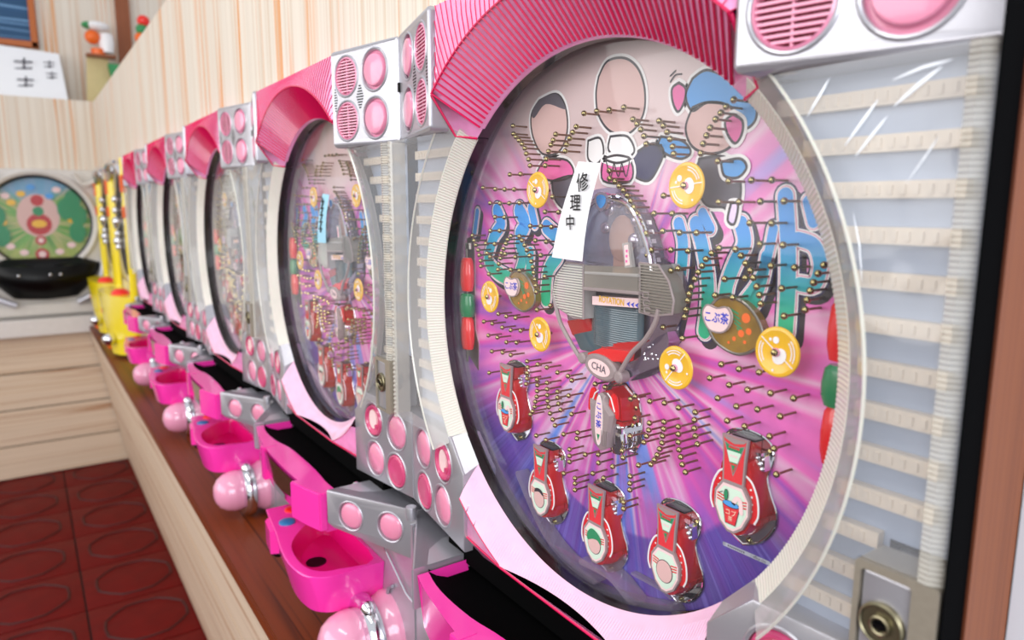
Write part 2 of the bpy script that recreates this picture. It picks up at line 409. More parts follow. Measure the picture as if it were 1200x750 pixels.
def inst(o, parent, loc=(0, 0, 0), rot=None, scale=None):
    c = o.copy(); COL.objects.link(c); c.parent = parent; c.location = loc
    if rot: c.rotation_euler = rot
    if scale: c.scale = scale
    return c
def thing(name, label, cat, loc=(0, 0, 0), rotz=0.0, group=None):
    o = bpy.data.objects.new(name, None); COL.objects.link(o); o.empty_display_size = .05
    o.location = loc; o.rotation_euler = (0, 0, rotz)
    return tag(o, label, cat, group)
def tag(o, label, cat, group=None):
    o['label'] = label; o['category'] = cat
    if group: o['group'] = group
    return o
def kids(o): return [c for c in CH.get(o.name, [])]
def copy_tree(o, parent, skip=()):
    c = o.copy(); COL.objects.link(c); c.parent = parent
    for k in CH.get(o.name, []):
        if k.name.split('.')[0] not in skip: copy_tree(k, c, skip)
    return c
CH = {}
def index_children():
    CH.clear()
    for o in bpy.data.objects:
        if o.parent: CH.setdefault(o.parent.name, []).append(o)

def smooth_loop(pts, k=4, closed=True):
    n = len(pts); out = []
    rng = range(n) if closed else range(n - 1)
    for i in rng:
        if closed: p = [pts[(i + j) % n] for j in (-1, 0, 1, 2)]
        else: p = [pts[max(0, min(n - 1, i + j))] for j in (-1, 0, 1, 2)]
        for s in range(k):
            t = s / k
            out.append(tuple(.5 * (2 * p[1][d] + (p[2][d] - p[0][d]) * t + (2 * p[0][d] - 5 * p[1][d] + 4 * p[2][d] - p[3][d]) * t * t
                                   + (3 * p[1][d] - p[0][d] - 3 * p[2][d] + p[3][d]) * t ** 3) for d in range(len(pts[0]))))
    if not closed: out.append(tuple(pts[-1]))
    return out
def stroke_outline(path, w, taper=None):
    """rounded ribbon outline (x,z) round a polyline"""
    path = smooth_loop(path, 5, closed=False); L = []; R_ = []; n = len(path)
    for i, p in enumerate(path):
        a = path[max(i - 1, 0)]; b = path[min(i + 1, n - 1)]
        dx, dz = b[0] - a[0], b[1] - a[1]; l = hypot(dx, dz) or 1
        ww = w if taper is None else w + taper[0] + (taper[1] - taper[0]) * i / (n - 1)
        L.append((p[0] - dz / l * ww, p[1] + dx / l * ww)); R_.append((p[0] + dz / l * ww, p[1] - dx / l * ww))
    def capend(p, q, ww):  # half circle round p, from direction angle of q
        a = atan2(q[1] - p[1], q[0] - p[0])
        return [(p[0] + ww * cos(a - k * pi / 6), p[1] + ww * sin(a - k * pi / 6)) for k in range(1, 6)]
    w1 = w if taper is None else w + taper[1]; w0 = w if taper is None else w + taper[0]
    return L + capend(path[-1], L[-1], w1) + R_[::-1] + capend(path[0], R_[0], w0)
def flat(g, pts, y, mi=0, th=.00015):
    """thin printed film: front face at y, a hair of thickness"""
    g.poly([(x, y, z) for x, z in pts], mi); return g
def ribbon(g, path, w, y, mi=0, taper=None):
    """triangulation-safe stroke: quads along the path plus round ends"""
    path = smooth_loop(path, 5, closed=False); n = len(path); vs = []
    for i, p in enumerate(path):
        a = path[max(i - 1, 0)]; b = path[min(i + 1, n - 1)]
        dx, dz = b[0] - a[0], b[1] - a[1]; l = hypot(dx, dz) or 1
        ww = w if taper is None else w + taper[0] + (taper[1] - taper[0]) * i / (n - 1)
        vs += [(p[0] - dz / l * ww, y, p[1] + dx / l * ww), (p[0] + dz / l * ww, y, p[1] - dx / l * ww)]
    g.add(vs, [(2 * i, 2 * i + 1, 2 * i + 3, 2 * i + 2) for i in range(n - 1)], mi)
    for e, p in ((0, path[0]), (1, path[-1])):
        ww = w if taper is None else w + taper[e]
        c = [(p[0] + ww * cos(k * pi / 8), y + (e + 1) * .00002, p[1] + ww * sin(k * pi / 8)) for k in range(16)]
        g.add([(p[0], y + (e + 1) * .00002, p[1])] + c, [(0, 1 + k, 1 + (k + 1) % 16) for k in range(16)], mi)
    return g
TXT = {}
def text_mesh(body, size=1.0, extrude=0.0, bold=0.0):
    c = bpy.data.curves.new('t', 'FONT'); c.body = body; c.size = size; c.extrude = extrude; c.offset = bold
    c.align_x = 'CENTER'; c.align_y = 'CENTER'; c.resolution_u = 3
    o = bpy.data.objects.new('t', c); COL.objects.link(o)
    dg = bpy.context.evaluated_depsgraph_get()
    me = bpy.data.meshes.new_from_object(o.evaluated_get(dg)); bpy.data.objects.remove(o)
    vs = [tuple(v.co) for v in me.vertices]; fs = [tuple(p.vertices) for p in me.polygons]
    bpy.data.meshes.remove(me); return vs, fs
def text(g, body, size, c, mi=0, rot=0.0, sx=1.0, sz=1.0, bold=0.0):
    """flat lettering on a plane facing -Y at c = (x, y, z)"""
    key = (body, bold)
    if key not in TXT: TXT[key] = text_mesh(body, 1.0, 0, bold)
    vs, fs = TXT[key]; ca, sa = cos(rot), sin(rot)
    g.add([(c[0] + size * (x * sx * ca - y * sz * sa), c[1], c[2] + size * (x * sx * sa + y * sz * ca)) for x, y, _ in vs], fs, mi)
    return g
def circle(cx, cz, r, n=24, rz=None): return [(cx + r * cos(2 * pi * i / n), cz + (rz or r) * sin(2 * pi * i / n)) for i in range(n)]
def round_rect(x0, x1, z0, z1, r, n=4):
    o = []
    for cx, cz, a in ((x1 - r, z1 - r, 0), (x0 + r, z1 - r, 90), (x0 + r, z0 + r, 180), (x1 - r, z0 + r, 270)):
        o += [(cx + r * cos(radians(a + 90 * i / n)), cz + r * sin(radians(a + 90 * i / n))) for i in range(n + 1)]
    return o

def shaped_panel(outline, holes, yf, bev, yback, mi=0, hole_depth=.004, mh=0, g=None):
    """a hollow-backed panel: outline (x,z) counter-clockwise on the surface y = yf(x,z), rounded edge, round holes with walls"""
    g = g or G(); n = len(outline)
    ar = sum(outline[i][0] * outline[(i + 1) % n][1] - outline[(i + 1) % n][0] * outline[i][1] for i in range(n))
    if ar < 0: outline = outline[::-1]
    nrm = []
    for i in range(n):
        a, b, c = outline[i - 1], outline[i], outline[(i + 1) % n]
        e1 = Vector((b[1] - a[1], a[0] - b[0])); e2 = Vector((c[1] - b[1], b[0] - c[0]))
        e1.normalize(); e2.normalize(); m = (e1 + e2); m.normalize(); m /= max(.5, m.dot(e1)); nrm.append(m)
    def loop(off, dy, ab=None):
        r = []
        for (x, z), m in zip(outline, nrm):
            X_, Z_ = x + m.x * off, z + m.y * off
            r.append((X_, (yf(x, z) + dy) if ab is None else ab, Z_))
        return r
    l0 = loop(-bev, 0); l1 = loop(-bev * .3, bev * .3); l2 = loop(0, bev); l3 = loop(0, 0, yback)
    hs = [[(x, yf(x, z), z) for x, z in h] for h in holes]
    g.poly(l0, mi, hs); g.loft([l0, l1, l2, l3], cap=False, mi=mi)
    for h in hs:
        g.loft([h, [(x, y + hole_depth, z) for x, y, z in h]], cap=False, mi=mh)
    return g

# ------------------------------------------------------------------ the pink pachinko machine
NAILS = [-1132,1596,-1123,1529,-1088,1501,-1042,1469,-996,1435,-957,1398,-935,1352,-901,1304,-880,1252,-198,1603,-287,1514,-328,1476,-363,1434,-400,1390,-416,1341,-538,1478,-570,1435,-599,1401,-629,1352,-658,1293,-671,1243,-55,1604,80,1599,231,1599,324,1509,366,1474,403,1434,435,1388,459,1334,571,1475,610,1440,645,1397,673,1351,699,1301,710,1254,1040,1440,1001,1393,975,1349,951,1301,936,1244,1072,1190,1167,1540,1115,1506,1077,1474,-1178,1190,-1019,1188,-1409,1069,-1259,1064,-1111,1061,-1495,946,-1332,943,-1186,943,-1030,946,-1414,821,-1263,821,-1494,696,-1341,701,-872,752,-723,754,-580,752,-668,872,-490,871,-570,992,-1808,642,-1778,595,-1747,554,-1572,577,-1421,578,-1209,626,-1159,659,-1031,660,-991,628,-1239,589,-952,589,-798,634,-647,630,-1616,1086,95,1171,100,1115,158,1093,203,1060,249,1029,290,992,325,955,358,911,388,867,413,818,437,772,484,733,552,869,716,870,634,987,637,754,786,747,928,751,1160,1067,1323,1068,1460,1065,1093,943,1243,943,1392,945,1548,946,1327,820,1476,822,1406,700,1558,701,-1706,509,-1687,462,-1663,410,-1658,360,-1551,487,-1498,457,-1520,296,-1327,454,-1353,402,-1365,349,-1161,362,-1027,364,-1309,500,-1249,497,-1277,542,-919,547,-879,503,-1090,479,-853,456,-831,409,-818,362,-798,306,-789,255,-780,201,-720,515,-663,342,-767,51,-582,109,-1363,-58,-1232,-64,-1086,-59,-1613,-164,-1464,-162,538,622,502,584,717,631,864,632,785,513,724,495,742,338,889,356,1056,628,1013,589,985,544,956,502,930,455,905,402,879,311,867,250,858,201,1098,367,1112,663,1235,661,1277,625,1313,582,1349,542,1316,495,1372,500,1165,475,1400,450,1422,402,1435,352,1233,367,1489,579,1641,579,1816,605,1785,557,1762,506,1746,459,1730,407,1723,351,1567,455,1594,299,-1298,-176,-1160,-180,-1007,-163,-1533,-285,-1378,-281,-1231,-302,-1070,-280,-1474,-428,-1293,-408,-1160,-408,-1522,-644,-907,-421,-752,-419,-898,-472,-623,-422,-903,-524,-478,-436,-340,-440,-292,-465,-906,-576,-761,-554,-920,-627,-755,-603,-619,-553,-759,-656,-618,-608,-475,-599,-10,-436,671,105,846,55,1088,-167,104,-436,427,-436,381,-466,1172,-61,1306,-66,1450,-58,1240,-180,1377,-181,1537,-167,1688,-163,1157,-283,-763,-707,-614,-659,-473,-649,-328,-600,-783,-756,-608,-710,-461,-699,-791,-804,-592,-758,-430,-744,-822,-852,-852,-887,-572,-809,-289,-745,-535,-853,-503,-896,-766,-1057,-627,-1058,-388,-942,-209,-879,-217,-931,-308,-1049,-306,-1104,-305,-1154,-111,-1034,43,-988,48,-1054,207,-1035,-16,-1161,-377,-1278,572,-439,709,-419,837,-422,982,-418,431,-597,575,-597,712,-553,570,-651,712,-604,842,-554,978,-472,981,-528,552,-700,704,-658,845,-605,992,-578,526,-752,701,-708,848,-661,1011,-628,681,-758,857,-712,660,-807,875,-757,635,-850,602,-894,890,-806,920,-851,480,-939,307,-880,318,-931,399,-1050,387,-746,1302,-302,1454,-285,1610,-289,1239,-410,1370,-412,1548,-427,1583,-493,1609,-644,-233,-1272,-232,-1318,-231,-1372,112,-1157,398,-1105,399,-1155,337,-1274,339,-1325]
NAILS = [(NAILS[i] * 1e-4, NAILS[i + 1] * 1e-4) for i in range(0, len(NAILS), 2)]
PITCH = 0.549
HW = PITCH / 2
YB = 0.042        # playfield board depth
ZC = -0.47        # counter top
ZF = -1.18        # floor

def yt(x, z=0):   # slanted face of the upper corner housings
    a = abs(x); y = -.036 + (a - .159) * .233
    return y
def yb(x, z=0):   # lower corner housings
    return -.003 - (HW - abs(x)) * .099
def ys(x, z=0):   # tray-side strips
    return -.002 - (.27 - abs(x)) * .5454
R0 = .205

def lens_mesh(kind):
    """round insert, local: centre at origin, facing -Y"""
    g = G()
    if kind == 'dome':
        g.lathe([(.0, -.0021), (.0145, -.0019), (.0158, -.0014), (.0166, -.0002), (.0168, .0016), (.0172, .0024), (.0200, .0030)], n=32)
        return g.mesh('lens', [M['pink_lens'], M['silver']])
    if kind == 'deep':
        g.lathe([(.0, -.0012), (.010, -.0012), (.0145, -.0010), (.0158, .0002), (.0170, -.0012), (.0185, -.0006), (.0200, .0036)], n=32)
        return g.mesh('lens', [M['pink_deep']])
    if kind == 'flat':
        g.lathe([(.0, -.0006), (.0150, -.0006), (.0168, .0006), (.0180, .0020), (.0200, .0036)], n=32)
        return g.mesh('lens', [M['pink_lens']])
    if kind == 'window':   # clear lens with something pale behind
        g.lathe([(.0, .0022), (.012, .0022), (.0140, .0008), (.0152, -.0014), (.0172, -.0016), (.0185, .0006), (.0200, .0036)], n=32, mi=0)
        g.prism_y(circle(-.0015, .001, .0085, 20, .0115), .0000, .0022, mi=1)
        g.prism_y(round_rect(.003, .009, -.010, -.004, .002), -.0004, .0022, mi=0)
        return g.mesh('lens', [M['pink_deep'], M['badge_pink']])
LENS = {k: lens_mesh(k) for k in ('dome', 'deep', 'flat', 'window')}
def rim_mesh():
    g = G(); g.lathe([(.0198, .0016), (.0202, -.0004), (.0214, -.0010), (.0226, -.0003), (.0230, .0008)], n=32)
    return g.mesh('rim', [M['silver']])
RIM = rim_mesh()
def grille_mesh():
    g = G()
    g.lathe([(0, .006), (.0200, .006)], n=32, mi=1)
    g.lathe([(.0200, .004), (.0200, -.0006), (.0185, -.0014), (.0178, .0004), (.0178, .006)], n=32, mi=0)
    for i in range(11):
        z = -.0155 + i * .0031; h = sqrt(max(0, .0182 ** 2 - z * z))
        g.box(-h, h, -.0006, .0022, z - .0007, z + .0007, 0)
    g.box(-.0006, .0006, .0004, .003, -.018, .018, 0)
    return g.mesh('speaker_grille', [M['pink_lens'], M['grille_red']])
GRILLE = grille_mesh()
def put(name, me, parent, loc, slope=0.0):
    o = bpy.data.objects.new(name, me); COL.objects.link(o); o.parent = parent; o.location = loc
    o.rotation_euler = (0, 0, slope); return o

def arch_part(name, parent, a0, a1, r1, y1, top, rib_step, mats, rib_w=.0009, label=None):
    """cone band from the window edge to the ridge"""
    g = G(); n = int((a1 - a0) / rib_step); m = 5
    prof = [(R0 + .0, .0020), (R0, .0005), (R0 + .0015, -.0015)] + [(R0 + .0015 + (r1 - R0 - .0015) * t / m, -.0015 + (y1 + .0015) * t / m) for t in range(1, m + 1)]
    g.lathe(prof, n=n, a0=a0, a1=a1)
    for i in range(n + 1):
        a = a0 + (a1 - a0) * i / n; ca, sa = cos(a), sin(a)
        ins = [(R0 + .0016, -.0018), (r1 - .0002, y1 - .0002)]
        p = []
        for (r, y) in ins:
            for s in (-1, 1): p.append((r * ca - s * rib_w * sa, y - .0001, r * sa + s * rib_w * ca))
            p.append((r * ca - (.0008 if r < .23 else 0) * ca, y - .0018, r * sa - (.0008 if r < .23 else 0) * sa))
        g.add(p, [(0, 3, 5, 2), (1, 2, 5, 4), (0, 2, 1), (3, 4, 5)], 1)
    return g

def build_machine():
    t = thing('pachinko_machine', 'nearest pink and silver pachinko machine with white paper note on its round window', 'pachinko machine')
    # --- cabinet body behind everything, with a round opening
    g = G()
    hole = circle(0, 0, .252, 64)
    for y in (.012, .075):
        g.poly([(x, y, z) for x, z in [(-HW + .001, -.25), (HW - .001, -.25), (HW - .001, .262), (-HW + .001, .262)]], 0, [[(x, y, z) for x, z in hole]])
    g.box(-HW + .001, HW - .001, .012, .075, -.262, -.2555); g.box(-HW + .001, HW - .001, .012, .075, .2555, .262)
    g.box(-HW + .001, -HW + .004, .012, .075, -.26, .26); g.box(HW - .004, HW - .001, .012, .075, -.26, .26)
    g.obj('cabinet_frame', M['dark_wall'], t)
    # inner wall behind the window ring: black lip, then the wider well down to the board
    g = G(); g.lathe([(R0 + .0012, .0005), (R0 + .0012, .0125), (.249, .013)], n=96); g.lathe([(.249, .013), (.249, YB)], n=96, mi=1)
    g.obj('window_well', [M['dark_wall'], M['well_grey']], t)
    # --- playfield board
    pf = G(); pf.lathe([(0, YB), (.2495, YB), (.2495, YB + .012), (0, YB + .012)], n=96)
    pf = pf.obj('playfield', M['playfield'], t)
    # outer ball rails: two curved clear strips round the lower left, a dark one round the rest
    g = G()
    for r, a0, a1, mi in ((.238, 95, 262, 0), (.226, 120, 258, 0), (.2445, -80, 95, 1)):
        g.lathe([(r - .0012, YB), (r - .0012, .018), (r + .0012, .018), (r + .0012, YB)], n=60, a0=radians(a0), a1=radians(a1), mi=mi)
    g.obj('ball_rail', [M['rail_clear'], M['rail_purple']], pf)
    g = G()  # clear funnel pieces near the bottom left of the window
    def strip(pp, w, y0, y1, mi=0):
        o = stroke_outline(pp, w); g.prism_y(o, y0, y1, mi)
    strip(xz([(612, 555), (640, 618), (668, 655), (700, 678)], .03), .0035, .022, .040)
    strip(xz([(655, 668), (690, 690), (740, 708), (790, 718)], .03), .006, .024, .040)
    strip(xz([(690, 655), (722, 672), (750, 705)], .03), .0028, .018, .040)
    strip(xz([(742, 672), (775, 690), (786, 700)], .036), .0013, .034, .041)
    g.obj('ball_guide', M['rail_clear'], pf)
    # --- glass
    g = G(); g.lathe([(0, .0095), (.2048, .0095)], n=96)
    g.obj('window_glass', M['glass'], t, smooth=0)

    # --- pink upper arch
    a_in = radians(47.0)
    g = arch_part('', t, radians(50.2), radians(129.8), .243, -.036, True, radians(1.45), None)
    # closing corner from ridge end down to the tip, both sides
    for s in (1, -1):
        P1 = (s * .1565, -.036, .186); P2 = (s * .157, -.012, .153); P3 = (s * .1400, -.0002, .1500)
        A = radians(50.2) if s > 0 else radians(129.8)
        P4 = (R0 * cos(A), 0, R0 * sin(A)); P5 = (.243 * cos(A), -.036, .243 * sin(A))
        g.add([P1, P2, P3, P4, P5], [(0, 1, 2, 3, 4)], 0)
        g.add([P2, P3, (P3[0], .012, P3[2]), (P2[0], .012, P2[2])], [(0, 1, 2, 3)], 0)
        g.tube([P1, P2, P3], .0013, 6, 1)
    # outer band from the ridge up to the top edge
    n = 55; A0, A1 = radians(50.2), radians(129.8); vs = []; top = .2585
    for i in range(n + 1):
        a = A0 + (A1 - A0) * i / n; ca, sa = cos(a), sin(a)
        r = min(top / sa, .1575 / max(1e-6, abs(ca))); r = max(r, .2435)
        for k, (rr, yy) in enumerate(((.243, -.036), (.243 + (r - .243) * .5, -.0345), (r, -.031), (r, .012))):
            vs.append((rr * ca, yy, rr * sa))
    g.add(vs, [(i * 4 + k, i * 4 + 4 + k, i * 4 + 5 + k, i * 4 + 1 + k) for i in range(n) for k in range(3)], 0)
    for i in range(n + 1):
        a = A0 + (A1 - A0) * i / n; ca, sa = cos(a), sin(a)
        r = min(top / sa, .1575 / max(1e-6, abs(ca)))
        if r > .245: rm = .243 + (r - .243) * .5; g.tube([(.243 * ca, -.0364, .243 * sa), (rm * ca, -.0349, rm * sa), (r * ca, -.0314, r * sa)], .00042, 4, 1)
    g.tube([(.243 * cos(A0 + (A1 - A0) * i / 40), -.0363, .243 * sin(A0 + (A1 - A0) * i / 40)) for i in range(41)], .0010, 6, 1)
    g.obj('upper_arch', [M['pink_arch'], M['pink_rib']], t, label='ribbed pink arch over the window')

    # --- milky ribbed side rings and clear side covers
    led = {}
    for s, side in ((-1, 'left'), (1, 'right')):
        if s > 0: a0, a1 = radians(-37.5), radians(46.8)
        else: a0, a1 = radians(180 - 46.8), radians(180 + 37.5)
        g = G()
        g.lathe([(R0, .0012), (R0, 0), (.2065, -.0016), (.2110, -.0055), (.2175, -.0118), (.2185, -.0120)], n=230, a0=a0, a1=a1, zig=.0005)
        g.obj('ribbed_ring', M['white_ring'], t, smooth=20)
        g = G(); g.lathe([(.2185, -.0120), (.2250, -.0178), (.2315, -.0236), (.2325, -.0250)], n=60, a0=a0, a1=a1)
        g.lathe([(.2315, -.0240), (.2322, -.0255), (.2332, -.0240)], n=60, a0=a0, a1=a1, mi=1)
        g.obj('clear_ring_band', [M['smoke_light'], M['white_ring']], t)
        # flat clear cover
        yc = -.0240
        arc = [(.2325 * cos(a0 + (a1 - a0) * i / 40), .2325 * sin(a0 + (a1 - a0) * i / 40)) for i in range(41)]
        if s < 0: arc = arc[::-1]
        x1 = s * .2625; ztop, zbot = .1555, -.128
        arc = [(x, max(zbot, min(ztop, z))) for x, z in arc]
        if s > 0: out = arc + [(x1, ztop), (x1, -.070), (.2360, -.070), (.2360, zbot)]
        else: out = arc + [(x1, ztop), (x1, zbot)]
        # drop duplicates
        o2 = [out[0]]
        for p in out[1:]:
            if hypot(p[0] - o2[-1][0], p[1] - o2[-1][1]) > 1e-4: o2.append(p)
        g = G(); g.poly([(x, yc, z) for x, z in o2])
        for i in range(len(o2)):
            a, b = o2[i], o2[(i + 1) % len(o2)]
            if a[1] >= ztop - 1e-5 and b[1] >= ztop - 1e-5: g.add([(a[0], yc, a[1]), (b[0], yc, b[1]), (b[0], .01, b[1]), (a[0], .01, a[1])], [(0, 1, 2, 3)])
        g.obj('clear_cover', M['clear'], t, smooth=0)
        # ribbed outer edge, bending back
        g = G(); nz = 180 if s > 0 else 120
        zb0 = -.070 if s > 0 else zbot
        prof = [(.2625, -.0240), (.2640, -.0265), (.2680, -.0268), (.2725, -.0235), (.2742, -.0190), (.2742, -.004)]
        rings = []
        for i in range(nz + 1):
            z = ztop + (zb0 - ztop) * i / nz; zz = .0010 if i % 2 else 0
            rings.append([(s * (x - (0 if j in (0, 5) else zz * .6)), y + (zz if 0 < j < 5 else 0), z) for j, (x, y) in enumerate(prof)])
        g.loft(rings, closed=False)
        g.obj('ribbed_edge', M['clear_rib'], t, smooth=20)
        # lamp board behind with cream bars
        ab = [(x * .208 / .2325, z) for x, z in arc]; o3 = ab + o2[len([p for p in o2 if p in arc]):]
        g = G(); g.poly([(x, .0045, z) for x, z in o3]); bb = g.obj('lamp_board', M['board_back'], t, smooth=0)
        led[s] = bb
        for i in range(13):
            z = .142 - i * .0213
            xi = sqrt(max(.212 ** 2 - z * z, 0)) + .004
            xo = .257 if not (s > 0 and z < -.07) else .233
            if xo - xi < .004: continue
            h = G(); h.box(s * xi, s * xo, -.0015, .0042, z - .0040, z + .0040)
            for k in range(int((xo - xi) / .006)):
                h.box(s * (xi + .002 + k * .006), s * (xi + .0045 + k * .006), -.0024, -.0014, z - .0022, z + .0022)
            h.obj('lamp_bar', M['led_bar'], bb, smooth=0)
    # lock plate, right side only
    g = G()
    shaped_panel(round_rect(.2395, .2620, -.127, -.0745, .002), [], lambda x, z: -.0255, .0012, .01, g=g)
    lk = g.obj('lock_plate', M['silver'], t)
    g = G(); o = round_rect(.2362, .2735, -.129, -.0703, .002); i_ = round_rect(.2390, .2622, -.127, -.0742, .002)
    g.poly([(x, -.0270, z) for x, z in o], 0, [[(x, -.0270, z) for x, z in i_]]); g.loft([[(x, -.0270, z) for x, z in i_], [(x, -.020, z) for x, z in i_]], cap=False)
    g.loft([[(x, -.0270, z) for x, z in o], [(x, -.004, z) for x, z in o]], cap=False)
    g.obj('lock_surround', M['lock_frame'], lk)
    g = G(); c = (.2505, -.0255, -.0975)
    g.lathe([(.0105, 0), (.0105, -.0022), (.0095, -.0030), (.0088, -.0024)], c, n=32)
    g.lathe([(0, -.0018), (.0048, -.0018)], c, n=24); g.lathe([(.0048, -.0018), (.0048, -.0034), (.0040, -.0038), (.0032, -.0034), (.0032, -.0012)], c, n=24)
    g.lathe([(.0048, -.0016), (.0090, -.0018)], c, n=24)
    g.lathe([(0, -.0020), (.0030, -.0020)], c, n=16, mi=1); g.box(c[0] - .0028, c[0] + .0028, c[1] - .0040, c[1] - .002, c[2] - .0012, c[2] + .0012, 1)
    g.obj('key_cylinder', [M['lock_metal'], M['black']], lk)

    # --- corner housings, upper
    for s, side in ((-1, 'left'), (1, 'right')):
        o = [(s * x, z) for x, z in round_rect(.1585, .2738, .1560, .2600, .005)]
        hl = [(s * .1865, .2310), (s * .1865, .1840)]; hr = [(s * .2355, .2320), (s * .2355, .1835)]
        def yy(x, z): return yt(x) if abs(x) < .262 else yt(.262) + (abs(x) - .262) * .7
        g = shaped_panel(o, [circle(c[0], c[1], .0200 if c in hl else .0200, 32) for c in hl + hr], yt, .0028, .020)
        # little slots between the round inserts
        for cx in (.2105, .1665):
            for k in range(9):
                z = .2075 + (k - 4) * .0028; w = (.0062 - abs(k - 4) * .0011) * (1 if cx > .2 else .6)
                g.loft([[(s * (cx + a), yt(cx + a) + b, z + e) for b, e in ((-.0003, -.0007), (-.0003, .0007), (.001, .0007), (.001, -.0007))] for a in (-w, w)], mi=1)
        b = g.obj('upper_corner_housing', [M['silver'], M['black']], t)
        sl = s * atan2(.233, 1)
        for c in hl: put('speaker_grille', GRILLE, b, (c[0], yt(c[0]) + .0005, c[1]), sl)
        for c in hr: put('lens', LENS['dome'], b, (c[0], yt(c[0]), c[1]), sl)
        for c in hl + hr: put('lens_rim', RIM, b, (c[0], yt(c[0]), c[1]), sl)
    g = G(); g.box(-HW + .0005, -HW + .0035, -.011, .004, .205, .214); g.box(-HW + .0005, -HW + .003, -.008, .004, .245, .252)
    g.obj('hinge', M['black'], t)

    # --- corner housings, lower
    for s in (-1, 1):
        o = [(.2742, -.2290), (.2742, -.1290), (.1720, -.1275), (.1430, -.1560), (.1430, -.2330)]
        o = [(s * x, z) for x, z in o]
        cs = [(.1900, -.1585), (.2420, -.1600), (.1925, -.2050), (.2400, -.2070)]
        kinds = ['window', 'flat', 'flat', 'deep']
        g = shaped_panel(o, [circle(s * c[0], c[1], .0195, 32) for c in cs], yb, .0020, .020)
        edge = [(.1900, -.1285), (.1720, -.1280), (.1435, -.1560), (.1435, -.2320)]
        fr_ = [(s * x, yb(x) + .0015, z) for x, z in edge]
        ci = [(s * .1800, .0, -.1240), (s * R0 * cos(radians(36.8)), .0006, -R0 * sin(radians(36.8))), (s * R0 * cos(radians(46.2)), .0006, -R0 * sin(radians(46.2))), (s * .1440, .0, -.2330)]
        g.loft([fr_, ci], closed=False)
        b = g.obj('lower_corner_housing', M['silver'], t)
        sl = -s * atan2(-.099, 1)
        for c, k in zip(cs, kinds):
            put('lens', LENS[k], b, (s * c[0], yb(c[0]), c[1]), sl); put('lens_rim', RIM, b, (s * c[0], yb(c[0]) + .0002, c[1]), sl)
    # --- lower arch, pale pink
    b0, b1 = radians(226.2), radians(313.8); c0, c1 = radians(231.2), radians(308.8); r1 = .2270; y1 = -.0210
    n = 220; vs = []; g = G(); ZL = -.2150
    for i in range(n + 1):
        zz = .0007 if i % 2 else 0; u_ = i / n; am = c0 + (c1 - c0) * u_; rm = min(r1, ZL / sin(am))
        for k in range(5):
            r = R0 + (rm - R0) * k / 4; a = b0 + (b1 - b0) * u_ + (am - b0 - (b1 - b0) * u_) * k / 4; ca, sa = cos(a), sin(a); y = y1 * (r - R0) / (r1 - R0) - .0008 * (k in (1, 2, 3))
            vs.append(((r - (zz if 0 < k < 4 else 0)) * ca, y + (zz if 0 < k < 4 else 0), (r) * sa))
    g.add(vs, [(i * 5 + k, i * 5 + 5 + k, i * 5 + 6 + k, i * 5 + 1 + k) for i in range(n) for k in range(4)], 0)
    lo = [(r1 * cos(c0 + (c1 - c0) * i / 40), y1, r1 * sin(c0 + (c1 - c0) * i / 40)) for i in range(41)]
    for s in (-1, 1):   # side facets from the ridge back to the housing, and the under edge
        pts = [p for p in lo if p[0] * s > 0 and p[2] > ZL]
        if s > 0: pts = pts[::-1]
        outer = [(s * .1440, -.013, min(-.156, p[2] * .5 - .085) if k else p[2]) for k, p in enumerate(pts)]
        outer = [(s * max(.1440 - .0 * k, abs(p[0])), -.012, p[2] - .003) if abs(p[0]) < .144 else (p[0] + s * .001, -.012, p[2] - .004) for k, p in enumerate(pts)]
        g.loft([pts, outer], closed=False, mi=1)
    xb = sqrt(r1 * r1 - ZL * ZL)
    g.add([(-.144, -.012, ZL - .003), (-xb, y1, ZL), (xb, y1, ZL), (.144, -.012, ZL - .003), (.144, .0, ZL - .024), (-.144, .0, ZL - .024)], [(0, 1, 2, 3, 4, 5)], 1)
    g.tube([(-.144, -.0125, ZL - .003), (-xb, y1, ZL - .0005), (0, y1, ZL - .0005), (xb, y1, ZL - .0005), (.144, -.0125, ZL - .003)], .0011, 6, 2)
    g.tube([p for p in lo if p[2] > ZL and p[0] < 0], .0005, 5, 2); g.tube([p for p in lo if p[2] > ZL and p[0] > 0], .0005, 5, 2)
    g.obj('lower_arch', [M['pink_pale'], M['pink_arch'], M['pink_rib']], t, smooth=20, label='pale pink ribbed arch under the window')

    # --- upper tray: black oval pan in a hot pink body
    g = G()
    back = []
    front = smooth_loop([(-.190, -.002), (-.182, -.030), (-.158, -.046), (-.120, -.054), (-.070, -.0535), (-.030, -.047), (.020, -.0455), (.080, -.046), (.130, -.049), (.165, -.045), (.190, -.025), (.202, -.002)], 4, closed=False)
    ov = front + [(.202, .012), (-.190, .012)]
    zt = -.2485
    l0 = [(x, y, zt) for x, y in ov]; cx = 0.0
    l1 = [(x * .96, (y + .0) * .88, zt - .006) for x, y in ov]; l2 = [(x * .90, y * .7, zt - .011) for x, y in ov]
    g.loft([l0, l1, l2], cap=False); g.poly(l2)
    g.box(-.19, .2, -.0060, .0115, -.2520, -.2175)
    g.obj('black_tray_pan', M['black_matte'], t, label='black oval ball tray')
    pf_front = smooth_loop([(-.1560, -.0590), (-.120, -.0670), (-.060, -.0745), (.0, -.0775), (.060, -.0775)], 4, closed=False)
    blk = [(.0980, -.0765), (.125, -.0725), (.1600, -.0640)]
    outer = [(-.1560, -.004)] + pf_front + blk + [(.1600, -.004)]
    g = G()
    inner = [p for p in front if -.1520 < p[0] < .1575]
    top = [(-.1560, -.0480)] + pf_front + blk + [(.1600, -.0465)] + inner[::-1]
    g.poly([(x, y, zt) for x, y in top]); zlow = -.3000
    full = pf_front + blk
